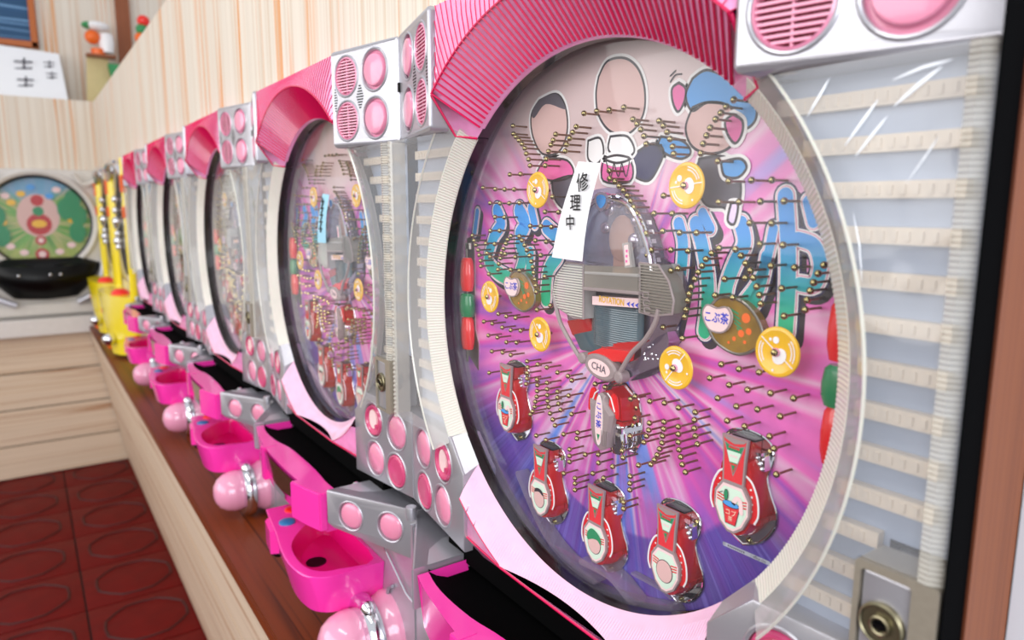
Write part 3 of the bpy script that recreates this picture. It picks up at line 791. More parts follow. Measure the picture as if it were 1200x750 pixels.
    g.loft([[(x, y, zt) for x, y in full], [(x * .995, y + .001, zt - .003) for x, y in full], [(x * .97, y * .94 , zlow) for x, y in full]], closed=False)
    g.loft([[(-.1560, -.004, zt), (-.1560, -.0590, zt)], [(-.151, -.004, zlow), (-.151, -.0555, zlow)]], closed=False)
    g.loft([[(.1600, -.0640, zt), (.1600, -.004, zt)], [(.155, -.060, zlow), (.155, -.004, zlow)]], closed=False)
    g.poly([(x * .97, y * .94, zlow) for x, y in outer])
    up = g.obj('upper_tray_body', M['hot_pink'], t, bevel=0)
    # block standing proud at the right of the tray front
    g = G(); g.prism_z([(.0985, -.0700), (.0975, -.0860), (.130, -.0790), (.1590, -.0700), (.1590, -.060)], -.2960, -.2480)
    g.obj('tray_front_block', M['hot_pink'], up, bevel=.0015)
    # dark smoked panel and its frame
    def front_y(x): return -.0800 + max(0, -x) * .055
    n = 14
    tp = [(-.0450 + .1410 * i / n) for i in range(n + 1)]
    g = G()
    topl = [(x, front_y(x), -.2520 + 0) for x in tp]; botl = [(x, front_y(x) + .003, -.2760 - .010 * sin(pi * min(1, (i / n) * .9 + .1)) ) for i, x in enumerate(tp)]
    g.loft([topl, botl], closed=False); g.obj('smoked_panel', M['olive'], up, label='dark smoked panel on the tray front')
    g = G(); g.box(-.0600, -.0460, -.0795, -.060, -.2960, -.2480); g.obj('panel_frame', M['hot_pink'], up, bevel=.001)
    g = G(); g.add([(x, front_y(x) + dy - .0006, z) for x, z, dy in ((-.02, -.288, .004), (.04, -.288, .004), (.035, -.297, .005), (-.01, -.297, .005))], [(0, 1, 2, 3)])
    g.obj('maker_plate', M['silver_dark'], up, smooth=0)
    # --- silver strips at both ends of the tray
    for s in (-1, 1):
        o = [(s * x, z) for x, z in [(.1605, -.2850), (.1605, -.2440), (.2735, -.2440), (.2735, -.3050), (.2300, -.2985), (.1680, -.2900)]]
        cs = [(.1920, -.2710), (.2420, -.2725)]
        g = shaped_panel(o, [circle(s * c[0], c[1] + .0015, .0165, 28) for c in cs], ys, .0018, .015)
        tp_ = [(s * .1605, ys(.1605) + .002, -.2440), (s * .2735, ys(.2735) + .002, -.2440), (s * .2735, .012, -.2440), (s * .205, .012, -.2440), (s * .200, -.010, -.2440), (s * .187, -.030, -.2440), (s * .1605, -.046, -.2440)]
        g.poly([tuple(p) for p in tp_])
        b = g.obj('tray_end_strip', M['silver'], t)
        sl = s * atan2(.5454, 1)
        for c in cs:
            o_ = put('lens', LENS['flat'], b, (s * c[0], ys(c[0]), c[1] + .0015), sl); o_.scale = (.86, 1, .86)
            o_ = put('lens_rim', RIM, b, (s * c[0], ys(c[0]), c[1] + .0015), sl); o_.scale = (.84, 1, .84)
    # --- lower silver body
    g = G(); g.box(-HW + .001, HW - .001, -.0035, .070, ZC + .0005, -.2600); g.obj('lower_body', M['silver'], t, bevel=.0015)
    g = G()
    g.tube([(.165, -.006, -.300), (.200, -.006, -.318), (.235, -.006, -.338), (.2560, -.006, -.350), (.2735, -.006, -.3525)], .0012, 6)
    g.tube([(.2050, -.006, -.400), (.203, -.006, -.380), (.208, -.006, -.365), (.220, -.006, -.358)], .0022, 6, 1)
    g.obj('body_seam', [M['chrome'], M['silver_dark']], t)
    g = G(); g.lathe([(0, .006), (.0058, .006), (.0062, .004), (.0062, -.005), (.0050, -.0055), (.0050, -.009), (0, -.009)], (-.2620, -.012, -.2370), axis=(0, 0, 1), n=20)
    g.obj('hinge_pin', M['silver'], t)
    # --- lower tray
    g = G(); zr = -.3380
    plate = [(-.0400, -.004), (-.0420, -.0800), (.040, -.0900), (.0750, -.0960)]
    bowl = smooth_loop([(.0750, -.0960), (.115, -.1010), (.150, -.1000), (.175, -.0930), (.190, -.0750), (.1930, -.0500), (.1930, -.004)], 3, closed=False)
    rim = plate[:-1] + bowl
    inner = smooth_loop([(.020, -.0240), (.045, -.0560), (.080, -.0820), (.115, -.0900), (.150, -.0890), (.172, -.0780), (.1800, -.0560), (.1800, -.012), (.080, -.010), (.030, -.012)], 3)
    g.poly([(x, y, zr) for x, y in rim], 0, [[(x, y, zr) for x, y in inner]])
    g.loft([[(x, y, zr) for x, y in rim], [(x * 1.0, y * 1.01, zr - .0015) for x, y in rim], [(.06 + (x - .06) * .93, y * .90, zr - .052) for x, y in rim]], cap=False)
    g.poly([(.06 + (x - .06) * .93, y * .90, zr - .052) for x, y in rim])
    ins2 = [(.095 + (x - .095) * .86, y * .80 - .008, zr - .026) for x, y in inner]
    g.loft([[(x, y, zr) for x, y in inner], [(.095 + (x - .095) * .97, y * .96 - .002, zr - .006) for x, y in inner], ins2], cap=False, mi=1)
    g.poly(ins2, 1)
    g.prism_z([(-.040, -.078), (-.030, -.086), (.008, -.0905), (.012, -.080)], zr - .045, zr - .012)
    lt = g.obj('lower_tray', [M['hot_pink'], M['magenta']], t)
    g = G(); g.lathe([(0, .001), (.013, .001), (.013, -.0006)], (.100, -.058, zr - .0262), axis=(0, 0, 1), n=24); g.obj('drain_hole', M['black'], lt)
    for nm, mk, x, y in (('red_button', 'button_red', -.0190, -.0500), ('blue_button', 'button_blue', .0180, -.0690)):
        g = G(); g.lathe([(0, .0035), (.0085, .0033), (.0108, .002), (.0112, 0), (.0112, -.001)], (x, y, zr), axis=(0, 0, 1), n=24); g.obj('push_button', M[mk], lt, label=nm.replace('_', ' '))
    g = G(); g.ball((-.010, -.076, zr - .052), .010, 8, sc=(1.2, .8, .8)); g.obj('tray_foot', M['black'], lt)
    # --- handle
    hx, hz = .2030, -.4200
    g = G(); g.lathe([(.046, -.003), (.046, -.010), (.042, -.016), (.040, -.022), (.0385, -.030)], (hx, 0, hz), n=32); h = g.obj('launch_handle', M['knob_pink'], t, label='pearly pink handle with a chrome ring')
    g = G(); g.lathe([(.036, -.026), (.0485, -.028), (.0500, -.033), (.0495, -.041), (.0460, -.046), (.034, -.048)], (hx, 0, hz), n=40)
    for k, a in enumerate((70, 130, 200)):
        a = radians(a); p = Vector((hx + .044 * cos(a), -.038, hz + .044 * sin(a)))
        g.ball(p, .013, 8, sc=(1, .7, 1))
    g.obj('turning_ring', M['chrome'], h)
    g = G(); g.lathe([(.0345, -.046), (.0365, -.052), (.036, -.062), (.0325, -.074), (.0255, -.084), (.0150, -.0905), (.005, -.0925), (0, -.0927)], (hx, 0, hz), n=32); g.obj('handle_knob', M['knob_pink'], h)
    return t, pf

# ------------------------------------------------------------------ playfield furniture
def D(y): return y if y <= .02 else .02 + (y - .02) * .636
def atd(px, py, y):
    q = at(px, py, D(y)); return Vector((q.x, y, q.z))
def xz(pts, y=YB): return [(atd(a, b, y).x, atd(a, b, y).z) for a, b in pts]
def squeeze(t):
    """bring everything built against the nominal board depth to its measured depth"""
    done = set()
    def walk(o, base):
        for k in CH.get(o.name, []):
            y = base + k.location.y
            if k.data and k.data.name not in done and not k.name.startswith(('lens', 'speaker')):
                if abs(y - YB) < 1e-6: k.data.transform(Matrix.Diagonal((1, .636, 1, 1)))
                elif abs(y) < 1e-6:
                    for v in k.data.vertices: v.co.y = D(v.co.y)
                done.add(k.data.name)
            walk(k, y)
    walk(t, 0)
    def fix(o):
        for k in CH.get(o.name, []):
            if abs(k.location.y - YB) < 1e-6: k.location.y = D(YB)
            fix(k)
    fix(t)
YD = D(YB)
def nail_meshes():
    g = G(); g.lathe([(.0008, 0), (.0008, -.0135)], n=8, mi=1)
    g.lathe([(.0008, -.0125), (.0016, -.0132), (.0021, -.0142), (.0022, -.0152), (.0016, -.0163), (.0007, -.0168), (0, -.0169)], n=10)
    return g.mesh('nail', [M['brass'], M['brass_shaft']])
NAIL = nail_meshes()
def nails_joined():
    g = G()
    for x, z in NAILS:
        g.lathe([(.0008, YD), (.0008, YD - .0135)], (x, 0, z), n=5, mi=1)
        g.lathe([(.0008, YD - .0125), (.0022, YD - .0147), (.0014, YD - .0165), (0, YD - .0169)], (x, 0, z), n=6)
    return g.mesh('nails', [M['brass'], M['brass_shaft']])

def windmill_mesh(rot):
    g = G()
    g.lathe([(0, -.0190), (.0145, -.0190), (.0150, -.0200), (.0145, -.0212), (.0128, -.0216), (.0122, -.0212), (0, -.0212)], n=40)
    y = -.0218
    ca, sa = cos(rot), sin(rot)
    def T(pts): return [(x * ca - z * sa, x * sa + z * ca) for x, z in pts]
    flat(g, T(circle(.0030, -.0005, .0042, 20, .0052)), y, 1)
    flat(g, T(circle(-.0048, .0052, .0021, 16)), y, 1); flat(g, T(circle(-.0078, .0030, .0010, 12)), y, 1); flat(g, T(circle(.0052, -.0098, .0008, 10)), y, 1)
    flat(g, T([(-.0132, -.0003), (.0, -.0003), (.0, .0004), (-.0132, .0004)]), y, 1)
    flat(g, T([(.004, .0000), (.0136, .0000), (.0136, .0007), (.004, .0007)]), y, 1)
    for a0, a1 in ((.25, 1.35), (pi + .2, pi + 1.3)):
        ribbon(g, [(.0118 * cos(rot + a0 + (a1 - a0) * k / 5), .0118 * sin(rot + a0 + (a1 - a0) * k / 5)) for k in range(6)], .00035, y, 1)
        for k in range(9):
            a = rot + a0 + (a1 - a0) * (k + .5) / 9
            flat(g, circle(.0100 * cos(a), .0100 * sin(a), .0006, 6), y, 1)
    return g.mesh('windmill', [M['yellow'], M['white_print']])
def hub_mesh():
    g = G(); g.lathe([(.0011, 0), (.0011, -.0240)], n=10, mi=1)
    g.lathe([(.0026, -.0216), (.0026, -.0236), (.0022, -.0240)], n=14, mi=2)
    g.lathe([(.0010, -.0236), (.0019, -.0246), (.0021, -.0256), (.0014, -.0270), (0, -.0276)], n=14)
    return g.mesh('hub', [M['brass'], M['brass_shaft'], M['pink_lens']])

def pocket_parts(kind):
    """prize pocket, local origin on the board surface at the badge centre; depth towards the viewer is -Y"""
    half = [(0, .0455), (.010, .0440), (.0175, .0390), (.0178, .0300), (.0145, .0190), (.0180, .0080), (.0222, -.0010), (.0215, -.0120), (.0125, -.0245), (0, -.0310)]
    hp = half[:1] + smooth_loop(half, 3, closed=False)[1:]
    ol = [(x, z) for x, z in hp] + [(-x, z) for x, z in hp[-2:0:-1]]
    ol = [(x, z) for x, z in ol]
    g = G(); g.prism_y(ol, -.0002, -.0024); g.tube([(x, -.0026, z) for x, z in ol] + [(ol[0][0], -.0026, ol[0][1])], .0009, 6, 0)
    back = g.mesh('back_plate', [M['chrome']])
    g = G()
    # cup: a rounded, open-topped translucent red shell reaching from the plate to the face
    cup = smooth_loop([(-.0150, .0120), (-.0165, .0020), (-.0150, -.0100), (-.0090, -.0200), (0, -.0230), (.0090, -.0200), (.0150, -.0100), (.0165, .0020), (.0150, .0120), (.0105, .0320), (-.0105, .0320)], 3)
    g.loft([[(x, -.0024, z) for x, z in cup], [(x * .97, -.012, z * .98) for x, z in cup], [(x * .84, -.0205, z * .90) for x, z in cup]], cap=True)
    g.box(-.0095, .0095, -.0190, -.003, .0320, .0420)
    for s in (-1, 1):
        g.prism_y([(s * .0080, -.013), (s * .0175, -.009), (s * .0180, -.0055), (s * .009, -.008)], -.016, -.003)
    body = g.mesh('cup', [M['red_clear']])
    g = G()   # black slot and mirror block at the top
    g.box(-.0070, .0105, -.0150, -.0030, .0421, .0432, 0)
    g.box(.0090, .0170, -.0130, -.0030, .0250, .0345, 1)
    g.box(.0090, .0150, -.0150, -.0060, .0345, .0362, 1)
    for dx, dz, r in ((.0135, .029, .0016), (.0115, .0325, .0012), (.0152, .0262, .0013), (.0160, .0325, .0011)): g.ball((dx, -.0140, dz), r, 6, 1)
    gate = g.mesh('gate_block', [M['black'], M['chrome']])
    g = G(); g.lathe([(.0012, -.0024), (.0019, -.0040), (.0012, -.0052), (0, -.0055)], (0, 0, 0), n=10)
    scr = g.mesh('screws', [M['brass']])
    petals = []   # petals with white edge
    for s in (-1, 1):
        g = G()
        pet = [(s * x, z) for x, z in smooth_loop([(.0070, .0200), (.0120, .0170), (.0165, .0080), (.0175, -.0020), (.0150, -.0080), (.0110, -.0060)], 4)]
        g.prism_y(pet, -.0206, -.0190, 0)
        ed = [(s * x, -.0212, z) for x, z in smooth_loop([(.0080, .0205), (.0130, .0170), (.0172, .0080), (.0182, -.0020), (.0158, -.0082)], 4, closed=False)]
        g.tube(ed, .0007, 6, 1)
        for k in range(4): flat(g, circle(s * (.0118 + .0012 * k * (1 - k * .2)), .0128 - .0045 * k, .0007, 8), -.0208, 1)
        petals.append(g.mesh('petal', [M['red'], M['white_print']]))
    g = G()   # face: strap and eight-sided badge
    strap = [(-.0098, .0440), (.0098, .0440), (.0085, .0300), (.0080, .0140), (-.0080, .0140), (-.0085, .0300)]
    def sc(p, k, kz=None): cx = sum(a for a, b in p) / len(p); cz = sum(b for a, b in p) / len(p); return [(cx + (a - cx) * k, cz + (b - cz) * (kz or k)) for a, b in p]
    g.prism_y(strap, -.0245, -.0215, 1); flat(g, sc(strap, .86, .955), -.02465, 0)
    flat(g, [(-.0088, .0432), (-.0070, .0412), (0, .0393), (.0070, .0412), (.0088, .0432)], -.0248, 1)
    flat(g, [(-.0080, .0400), (-.0040, .0384), (0, .0380), (.0040, .0384), (.0080, .0400), (0, .0180)], -.0248, 1)
    flat(g, [(-.0069, .0392), (-.0035, .0376), (0, .0372), (.0035, .0376), (.0069, .0392), (0, .0198)], -.0250, 2)
    flat(g, [(-.0053, .0345), (.0053, .0345), (.0030, .0275), (-.0030, .0275)], -.0252, 3)
    flat(g, [(-.0028, .0268), (.0028, .0268), (0, .0205)], -.0252, 0); flat(g, [(-.0016, .0258), (.0016, .0258), (0, .0215)], -.0254, 2)
    for k in range(5): flat(g, round_rect(-.0040 + k * .0017, -.0027 + k * .0017, .0362, .0378, .0004, 2), -.0256, 0)
    for k in range(3): flat(g, round_rect(-.0028 + k * .0020, -.0012 + k * .0020, .0308, .0322, .0004, 2), -.0254, 6)
    bad = [(-.0080, .0140), (.0080, .0140), (.0135, .0060), (.0138, -.0040), (.0090, -.0140), (.0025, -.0190), (-.0025, -.0190), (-.0090, -.0140), (-.0138, -.0040), (-.0135, .0060)]
    g.prism_y(bad, -.0245, -.0215, 1); flat(g, sc(bad, .90), -.02465, 6); flat(g, sc(bad, .80), -.0248, 3)
    for s in (-1, 1):
        for k in range(3):
            z = .0045 - k * .0019; flat(g, [(s * .0112, z - .0005), (s * .0112, z + .0005), (s * .0055, z - .0005 - .0), (s * .0055, z - .0015)], -.0250, 0)
    if kind == 'cup':
        flat(g, [(-.0068, -.0010), (.0068, -.0010), (.0040, -.0135), (-.0040, -.0135)], -.0252, 5)
        flat(g, [(-.0062, -.0014), (.0062, -.0014), (.0036, -.0130), (-.0036, -.0130)], -.0254, 0)
        flat(g, circle(0, -.0002, .0066, 18, .0022), -.0256, 5); flat(g, circle(0, 0, .0061, 18, .0018), -.0258, 4)
        flat(g, circle(-.0040, .0052, .0018, 14, .0038), -.0258, 5); flat(g, circle(-.0040, .0052, .0014, 14, .0034), -.0260, 2)
        flat(g, [(-.0096, .0046), (-.0066, .0062), (-.0066, .0068), (-.0096, .0052)], -.0258, 5)
        ribbon(g, [(.0015, .0005), (.0040, .0050), (.0068, .0040), (.0080, -.0030)], .0015, -.0258, 6)
        text(g, 'コブ', .0044, (0, -.0258, -.0058), 7); text(g, '茶', .0036, (0, -.0258, -.0098), 7)
    else:
        flat(g, circle(0, -.0030, .0078, 22, .0085), -.0252, 5); flat(g, circle(0, -.0030, .0073, 22, .0080), -.0254, 8)
        if kind == 'green': flat(g, smooth_loop([(-.0076, -.002), (-.0085, .003), (-.004, .0085), (.002, .0080), (.0075, .004), (.0078, -.0015), (.004, .0012), (-.002, .0005)], 3), -.0256, 2)
        if kind == 'dark': flat(g, smooth_loop([(-.0060, .0015), (-.0052, .0048), (0, .0062), (.005, .0046), (.0058, .001), (0, .0032)], 3), -.0256, 5)
    face = g.mesh('badge', [M['red_print'], M['outline_grey'], M['green_print'], M['mint'], M['sky_print'], M['dark_print'], M['badge_pink'], M['cream'], M['beige_print']])
    return dict(back_plate=back, cup=body, gate_block=gate, screw=scr, petal=petals, badge=face)
def sub(name, me, parent, loc=(0, 0, 0), rot=None, label=None):
    o = bpy.data.objects.new(name, me); COL.objects.link(o); o.parent = parent; o.location = loc
    if rot: o.rotation_euler = rot
    if label: o['label'] = label
    return o

def furnish(t, pf):
    # windmills
    hm = hub_mesh()
    for (x, z), rot in zip([(-.080, .105), (.081, .105), (-.154, .008), (-.0755, -.016), (.078, -.016), (.155, .008)], (-.6, 0.1, -1.2, -.9, .9, -.65)):
        w = sub('windmill', windmill_mesh(rot), t, (x, YB, z)); sub('hub', hm, w)
    # pockets
    kinds = {}
    for (x, z), k in zip([(-.1235, -.0950), (-.0705, -.1580), (.0030, -.1700), (.0775, -.1600), (.1310, -.0935)], ('cup', 'dark', 'green', 'plain', 'cup')):
        if k not in kinds: kinds[k] = pocket_parts(k)
        d = kinds[k]
        p = sub('prize_pocket', d['back_plate'], t, (x, YB, z), label='chrome and red prize pocket with %s badge' % {'cup': 'a red tea cup on its', 'dark': 'a dark-topped oval on its', 'green': 'a green-topped oval on its', 'plain': 'a plain oval on its'}[k])
        for nm in ('cup', 'gate_block', 'badge'): sub(nm, d[nm], p)
        for m_ in d['petal']: sub('petal', m_, p)
        for dx, dz in ((.0150, .0360), (.0040, -.0265), (-.0150, .0360)): sub('screw', d['screw'], p, (dx, 0, dz))
    # printed lettering on the board: layered outlines
    right = [[(796, 262), (801, 285), (799, 320), (794, 350), (787, 384)], [(816, 262), (824, 290), (830, 330), (829, 365), (826, 388)], [(824, 250), (833, 268)],
             [(869, 262), (873, 285), (862, 308), (853, 332), (850, 352)], [(907, 268), (899, 305), (887, 332), (872, 352)], [(899, 300), (893, 330), (884, 356)],
             [(921, 230), (924, 280), (924, 335), (921, 388)], [(936, 280), (955, 288), (962, 312), (955, 333), (938, 333)], [(948, 236), (954, 260)]]
    rw = [.0042, .0048, .0034, .0046, .0028, .0034, .0048, .0038, .0032]
    left = [[(583, 247), (588, 262), (580, 276), (575, 292), (573, 306), (582, 318), (596, 326)], [(609, 247), (616, 262), (610, 274)], [(623, 244), (627, 262)],
            [(641, 266), (650, 274)], [(609, 286), (613, 303), (608, 322)], [(622, 296), (621, 324)], [(654, 300), (643, 318), (640, 350)], [(560, 248), (557, 272)]]
    lw = [.0066, .0072, .0044, .0060, .0056, .0050, .0064, .0030]
    g = G()
    for paths, ws in ((right, rw), (left, lw)):
        for pth, w in zip(paths, ws):
            p = xz(pth, YB)
            ribbon(g, [(x + .0042, z - .0040) for x, z in p], w + .0030, YB - .00012, 5)
            for k, (dw, dy, mi) in enumerate(((.0036, .00030, 0), (.0023, .00050, 1), (.0014, .00070, 2), (.0009, .00090, 3), (.0003, .00110, 4))):
                ribbon(g, p, w + dw, YB - dy, mi)
    g.obj('printed_lettering', [M['navy'], M['white_print'], M['letter_pink'], M['white_print'], M['letter'], M['dark_print']], pf, smooth=0)
    # printed pictures replaced by plain rounded shapes, balloons and a drum
    g = G(); 
    def blob(pts, y, mi, k=4): flat(g, smooth_loop(xz(pts, YB), k), YB - y, mi)
    def outlined(pts, mi, y=.0006, w=.0009, wl=True):
        lp = smooth_loop(xz(pts, YB), 4)
        if wl: ribbon(g, lp[::4] + [lp[0]], .0030, YB - y + .0001, 4)
        flat(g, lp, YB - y, mi); ribbon(g, lp[::4] + [lp[0]], w, YB - y - .0001, 5)
    outlined([(632, 118), (652, 110), (663, 125), (665, 155), (655, 178), (636, 180), (625, 160), (623, 135)], 0)
    blob([(632, 118), (652, 110), (663, 125), (661, 128), (640, 122), (627, 138), (624, 133)], .0009, 2)
    outlined([(702, 90), (712, 72), (732, 68), (748, 80), (756, 105), (754, 135), (738, 156), (716, 154), (702, 135), (699, 110)], 0)
    outlined([(812, 92), (830, 82), (860, 96), (884, 118), (886, 140), (872, 150), (856, 125), (830, 120), (812, 130), (804, 112)], 3)
    outlined([(812, 126), (830, 120), (856, 125), (866, 148), (856, 172), (834, 180), (812, 172), (804, 150)], 0, wl=False)
    outlined([(796, 97), (804, 104), (802, 120), (795, 131), (789, 120), (788, 104)], 1); outlined([(860, 134), (871, 142), (870, 158), (862, 168), (853, 156), (851, 142)], 1, y=.0012)
    outlined([(690, 165), (704, 162), (708, 180), (700, 192), (690, 186)], 6, y=.0010)
    outlined([(775, 160), (800, 165), (810, 178), (800, 186), (784, 182), (772, 172)], 3)
    outlined([(744, 180), (765, 168), (778, 176), (772, 196), (760, 212), (742, 205), (738, 190)], 7)
    outlined([(716, 160), (736, 160), (744, 178), (728, 186), (714, 176)], 6, y=.0010)
    outlined([(708, 186), (738, 186), (740, 212), (708, 212)], 1, y=.0014); outlined([(708, 186), (724, 182), (740, 186), (724, 191)], 6, y=.0018)
    outlined([(640, 185), (665, 188), (672, 205), (650, 212), (630, 204)], 1)
    outlined([(648, 212), (672, 206), (690, 220), (684, 238), (664, 246), (650, 232)], 2)
    outlined([(820, 186), (850, 184), (866, 205), (868, 232), (858, 262), (850, 244), (828, 240), (816, 215)], 2)
    outlined([(846, 190), (868, 186), (876, 196), (866, 208), (850, 206)], 3, y=.0014)
    outlined([(858, 238), (866, 240), (862, 262), (854, 258)], 8, y=.0016)
    for k in range(3): ribbon(g, xz([(712 + k * 9, 190), (717 + k * 9, 207), (721 + k * 9, 190)], YB), .0005, YB - .0020, 5)
    ribbon(g, xz([(786, 96), (792, 88), (799, 87)], YB), .0006, YB - .0006, 5); ribbon(g, xz([(786, 89), (792, 83)], YB), .0006, YB - .0006, 5)
    g.obj('printed_shapes', [M['beige_print'], M['pink_print'], M['grey_print'], M['sky_print'], M['white_print'], M['dark_print'], M['white_print'], M['navy'], M['violet_chrome']], pf, smooth=0)
    g = G(); pa, pb = xz([(849, 637), (901, 660)], YB); ro = atan2(pb[1] - pa[1], pb[0] - pa[0])
    f_ = lambda t: (pa[0] + (pb[0] - pa[0]) * t, pa[1] + (pb[1] - pa[1]) * t)
    ribbon(g, [pa, f_(.5), pb], .0014, YB - .0004, 1)
    text(g, '©', .0030, (pa[0], YB - .0006, pa[1]), 0, rot=ro)
    c_ = f_(.78); text(g, '/ office che', .0030, (c_[0], YB - .0006, c_[1]), 0, rot=ro, sx=.85)
    for k in range(9): q_ = f_(.10 + k * .045); flat(g, circle(q_[0], q_[1], .0005, 6, .0008), YB - .0006, 0)
    g.obj('small_print', [M['dark_print'], M['smoke_print']], pf, smooth=0)

    # tea lamps left and right
    TL = 1.16
    for s, c, ang in ((-1, (613, 341), .0), (1, (862, 381), .0)):
        q = atd(c[0], c[1], .036); g = G(); ol = smooth_loop([(-.0175, .004), (-.009, .0145), (.006, .0135), (.017, .004), (.0190, -.007), (.006, -.0150), (-.008, -.0120), (-.0150, -.005)], 4)
        ol = [(q.x + x * TL, q.z + z * TL) for x, z in ol]
        g.prism_y(ol, YB, .031, 0); g.tube([(x, .0305, z) for x, z in ol] + [(ol[0][0], .0305, ol[0][1])], .0010, 6, 1)
        for dx, dz, r in ((.010, .006, .0032), (.0125, -.002, .0022), (.007, -.004, .0024), (.010, -.009, .0012), (-.002, -.011, .0010), (.002, -.008, .0015)): flat(g, circle(q.x + dx, q.z + dz, r, 12), .0306, 2)
        for k in range(5): ribbon(g, [(q.x - .004 + k * .002, q.z + .011 - k * .003), (q.x + .004 + k * .001, q.z + .008 - k * .003)], .0006, .0307, 3)
        l = g.obj('tea_lamp', [M['amber'], M['dull_metal'], M['orange'], M['green_print']], t, label='oval amber tea lamp with a white name badge')
        g = G(); b = (q.x - .0105, q.z + .0035)
        ol = smooth_loop([(b[0] + u * 1.3, b[1] + v * 1.3) for u, v in ((-.0085, .001), (-.006, .0060), (0, .0050), (.006, .0060), (.0088, .001), (.005, -.0060), (-.004, -.0060))], 4)
        g.prism_y(ol, .0300, .0265, 0); g.tube([(x, .0265, z) for x, z in ol] + [(ol[0][0], .0265, ol[0][1])], .0006, 6, 2)
        text(g, 'こぶ茶', .0066, (b[0], .0262, b[1]), 1, bold=.02, sz=1.15); g.obj('name_badge', [M['badge_pink'], M['blue_print'], M['outline_grey']], l)
    # side bulbs
    for s in (-1, 1):
        x = -.2045 if s < 0 else .1915; r = G(); r.tube([(x + s * .006, .036, .055), (x + s * .006, .036, -.065)], .0016, 8); r.lathe([(.0045, .050), (.0045, .056)], (x, .034, 0), axis=(0, 0, 1), n=10)
        r.prism_y([(x - s * .004, .050), (x + s * .0, .062), (x + s * .010, .060), (x + s * .010, -.058), (x - s * .010, -.072), (x - s * .011, -.045), (x - s * .004, -.03)], .0405, YB)
        b = r.obj('side_lamp_stand', M['dull_metal'], t)
        for z, mk, nm in ((.0245, 'red', 'red'), (-.0060, 'green', 'green'), (-.0345, 'red', 'red')):
            g = G(); h = .0170 if mk == 'red' else .0120; w = .0095 if mk == 'red' else .0110
            g.lathe([(0, h), (w * .62, h), (w * .86, h * .8), (w, h * .1), (w * .98, -h * .5), (w * .8, -h * .94), (0, -h)], (x, .031, z), axis=(0, 0, 1), n=20)
            g.obj('bulb_cover', M[mk], b, label=nm + ' bulb cover')
    # small start pocket under the centre unit
    q = atd(706, 490, .020)
    g = G(); hx = [(-.0185, .020), (-.010, .0275), (.004, .0275), (.0175, .0190), (.0215, .0040), (.0215, -.0120), (.015, -.0235), (.002, -.0235), (-.010, -.018), (-.0190, .0)]
    X = lambda L: [(q.x + a + .008, q.z + b) for a, b in L]
    g.prism_y(X(hx), YB - .0002, YB - .0022); g.tube([(a, YB - .0024, b) for a, b in X(hx)] + [(X(hx)[0][0], YB - .0024, X(hx)[0][1])], .0010, 6)
    g.lathe([(.001, YB - .005), (.0019, YB - .006), (0, YB - .0075)], (q.x + .025, 0, q.z + .012), n=8, mi=1); g.lathe([(.001, YB - .005), (.0019, YB - .006), (0, YB - .0075)], (q.x + .022, 0, q.z - .002), n=8, mi=1)
    sp_ = g.obj('start_pocket', [M['chrome'], M['brass']], t, label='red start pocket with a grey name shield')
    g = G(); g.loft([[(a, YB - .002, b) for a, b in X([(-.014, .002), (-.012, .020), (0, .026), (.011, .020), (.0135, .002)])], [(a, .024, b) for a, b in X([(-.0165, .002), (-.013, .019), (-.002, .0235), (.009, .019), (.011, .002)])]])
    g.box(q.x - .004, q.x + .018, .026, .040, q.z - .003, q.z + .0005)
    g.obj('red_hood', M['red_clear'], sp_)
    g = G(); g.box(q.x - .001, q.x + .020, .022, .040, q.z - .008, q.z - .004); g.lathe([(0, .010), (.008, .010), (.010, -.004), (.007, -.014), (0, -.014)], (q.x + .010, .032, q.z - .012), axis=(0, 0, 1), n=12); g.obj('chrome_cup', M['chrome'], sp_)
    g = G(); sh = [(-.0135, .0130), (-.006, .0120), (-.0045, .0185), (.0, .0205), (.0045, .0185), (.006, .0120), (.0140, .0060), (.0105, -.010), (.0080, -.0215), (.0, -.0260), (-.0080, -.0215), (-.0115, -.010)]
    S_ = lambda L, k=1: [(q.x + a * k, q.z + b * k) for a, b in L]
    g.loft([[(x, .0240, z) for x, z in S_(sh)], [(x, .0190, z) for x, z in S_(sh)], [(x, .0165, z) for x, z in S_(sh, .8)]], mi=0)
    for k in range(5): g.box(q.x + .003 + k * .0016, q.x + .0036 + k * .0016, .0160, .0190, q.z - .020, q.z - .008, 0)
    for s in (-1, 1): g.tube([(q.x + s * .005, .0200, q.z + .021), (q.x + s * .009, .0200, q.z + .018), (q.x + s * .0135, .0200, q.z + .008)], .0006, 6, 1)
    lab = circle(0, 0, .0042, 24, .0190)
    flat(g, [(q.x + a, q.z - .001 + b) for a, b in circle(0, 0, .0046, 24, .0200)], .0163, 1); flat(g, [(q.x + a, q.z - .001 + b) for a, b in lab], .0161, 2)
    for k, ch in enumerate('こぶ茶'): text(g, ch, .0064, (q.x, .0159, q.z + .0100 - k * .0072), 3, bold=.02)
    flat(g, [(q.x - .0018, q.z - .0120), (q.x + .0018, q.z - .0120), (q.x, q.z - .0172)], .0159, 4)
    g.obj('name_shield', [M['outline_grey'], M['white_print'], M['badge_pink'], M['blue_print'], M['green_print']], sp_)
    for s in (-1, 1):
        g = G(); g.prism_y([(q.x + s * a + (.0), q.z + b) for a, b in smooth_loop([(.0065, .012), (.0100, .0215), (.0150, .0190), (.0172, .0060), (.0150, .0030)], 3)], .0225, .0205, 0); g.obj('red_petal', M['red'], sp_)

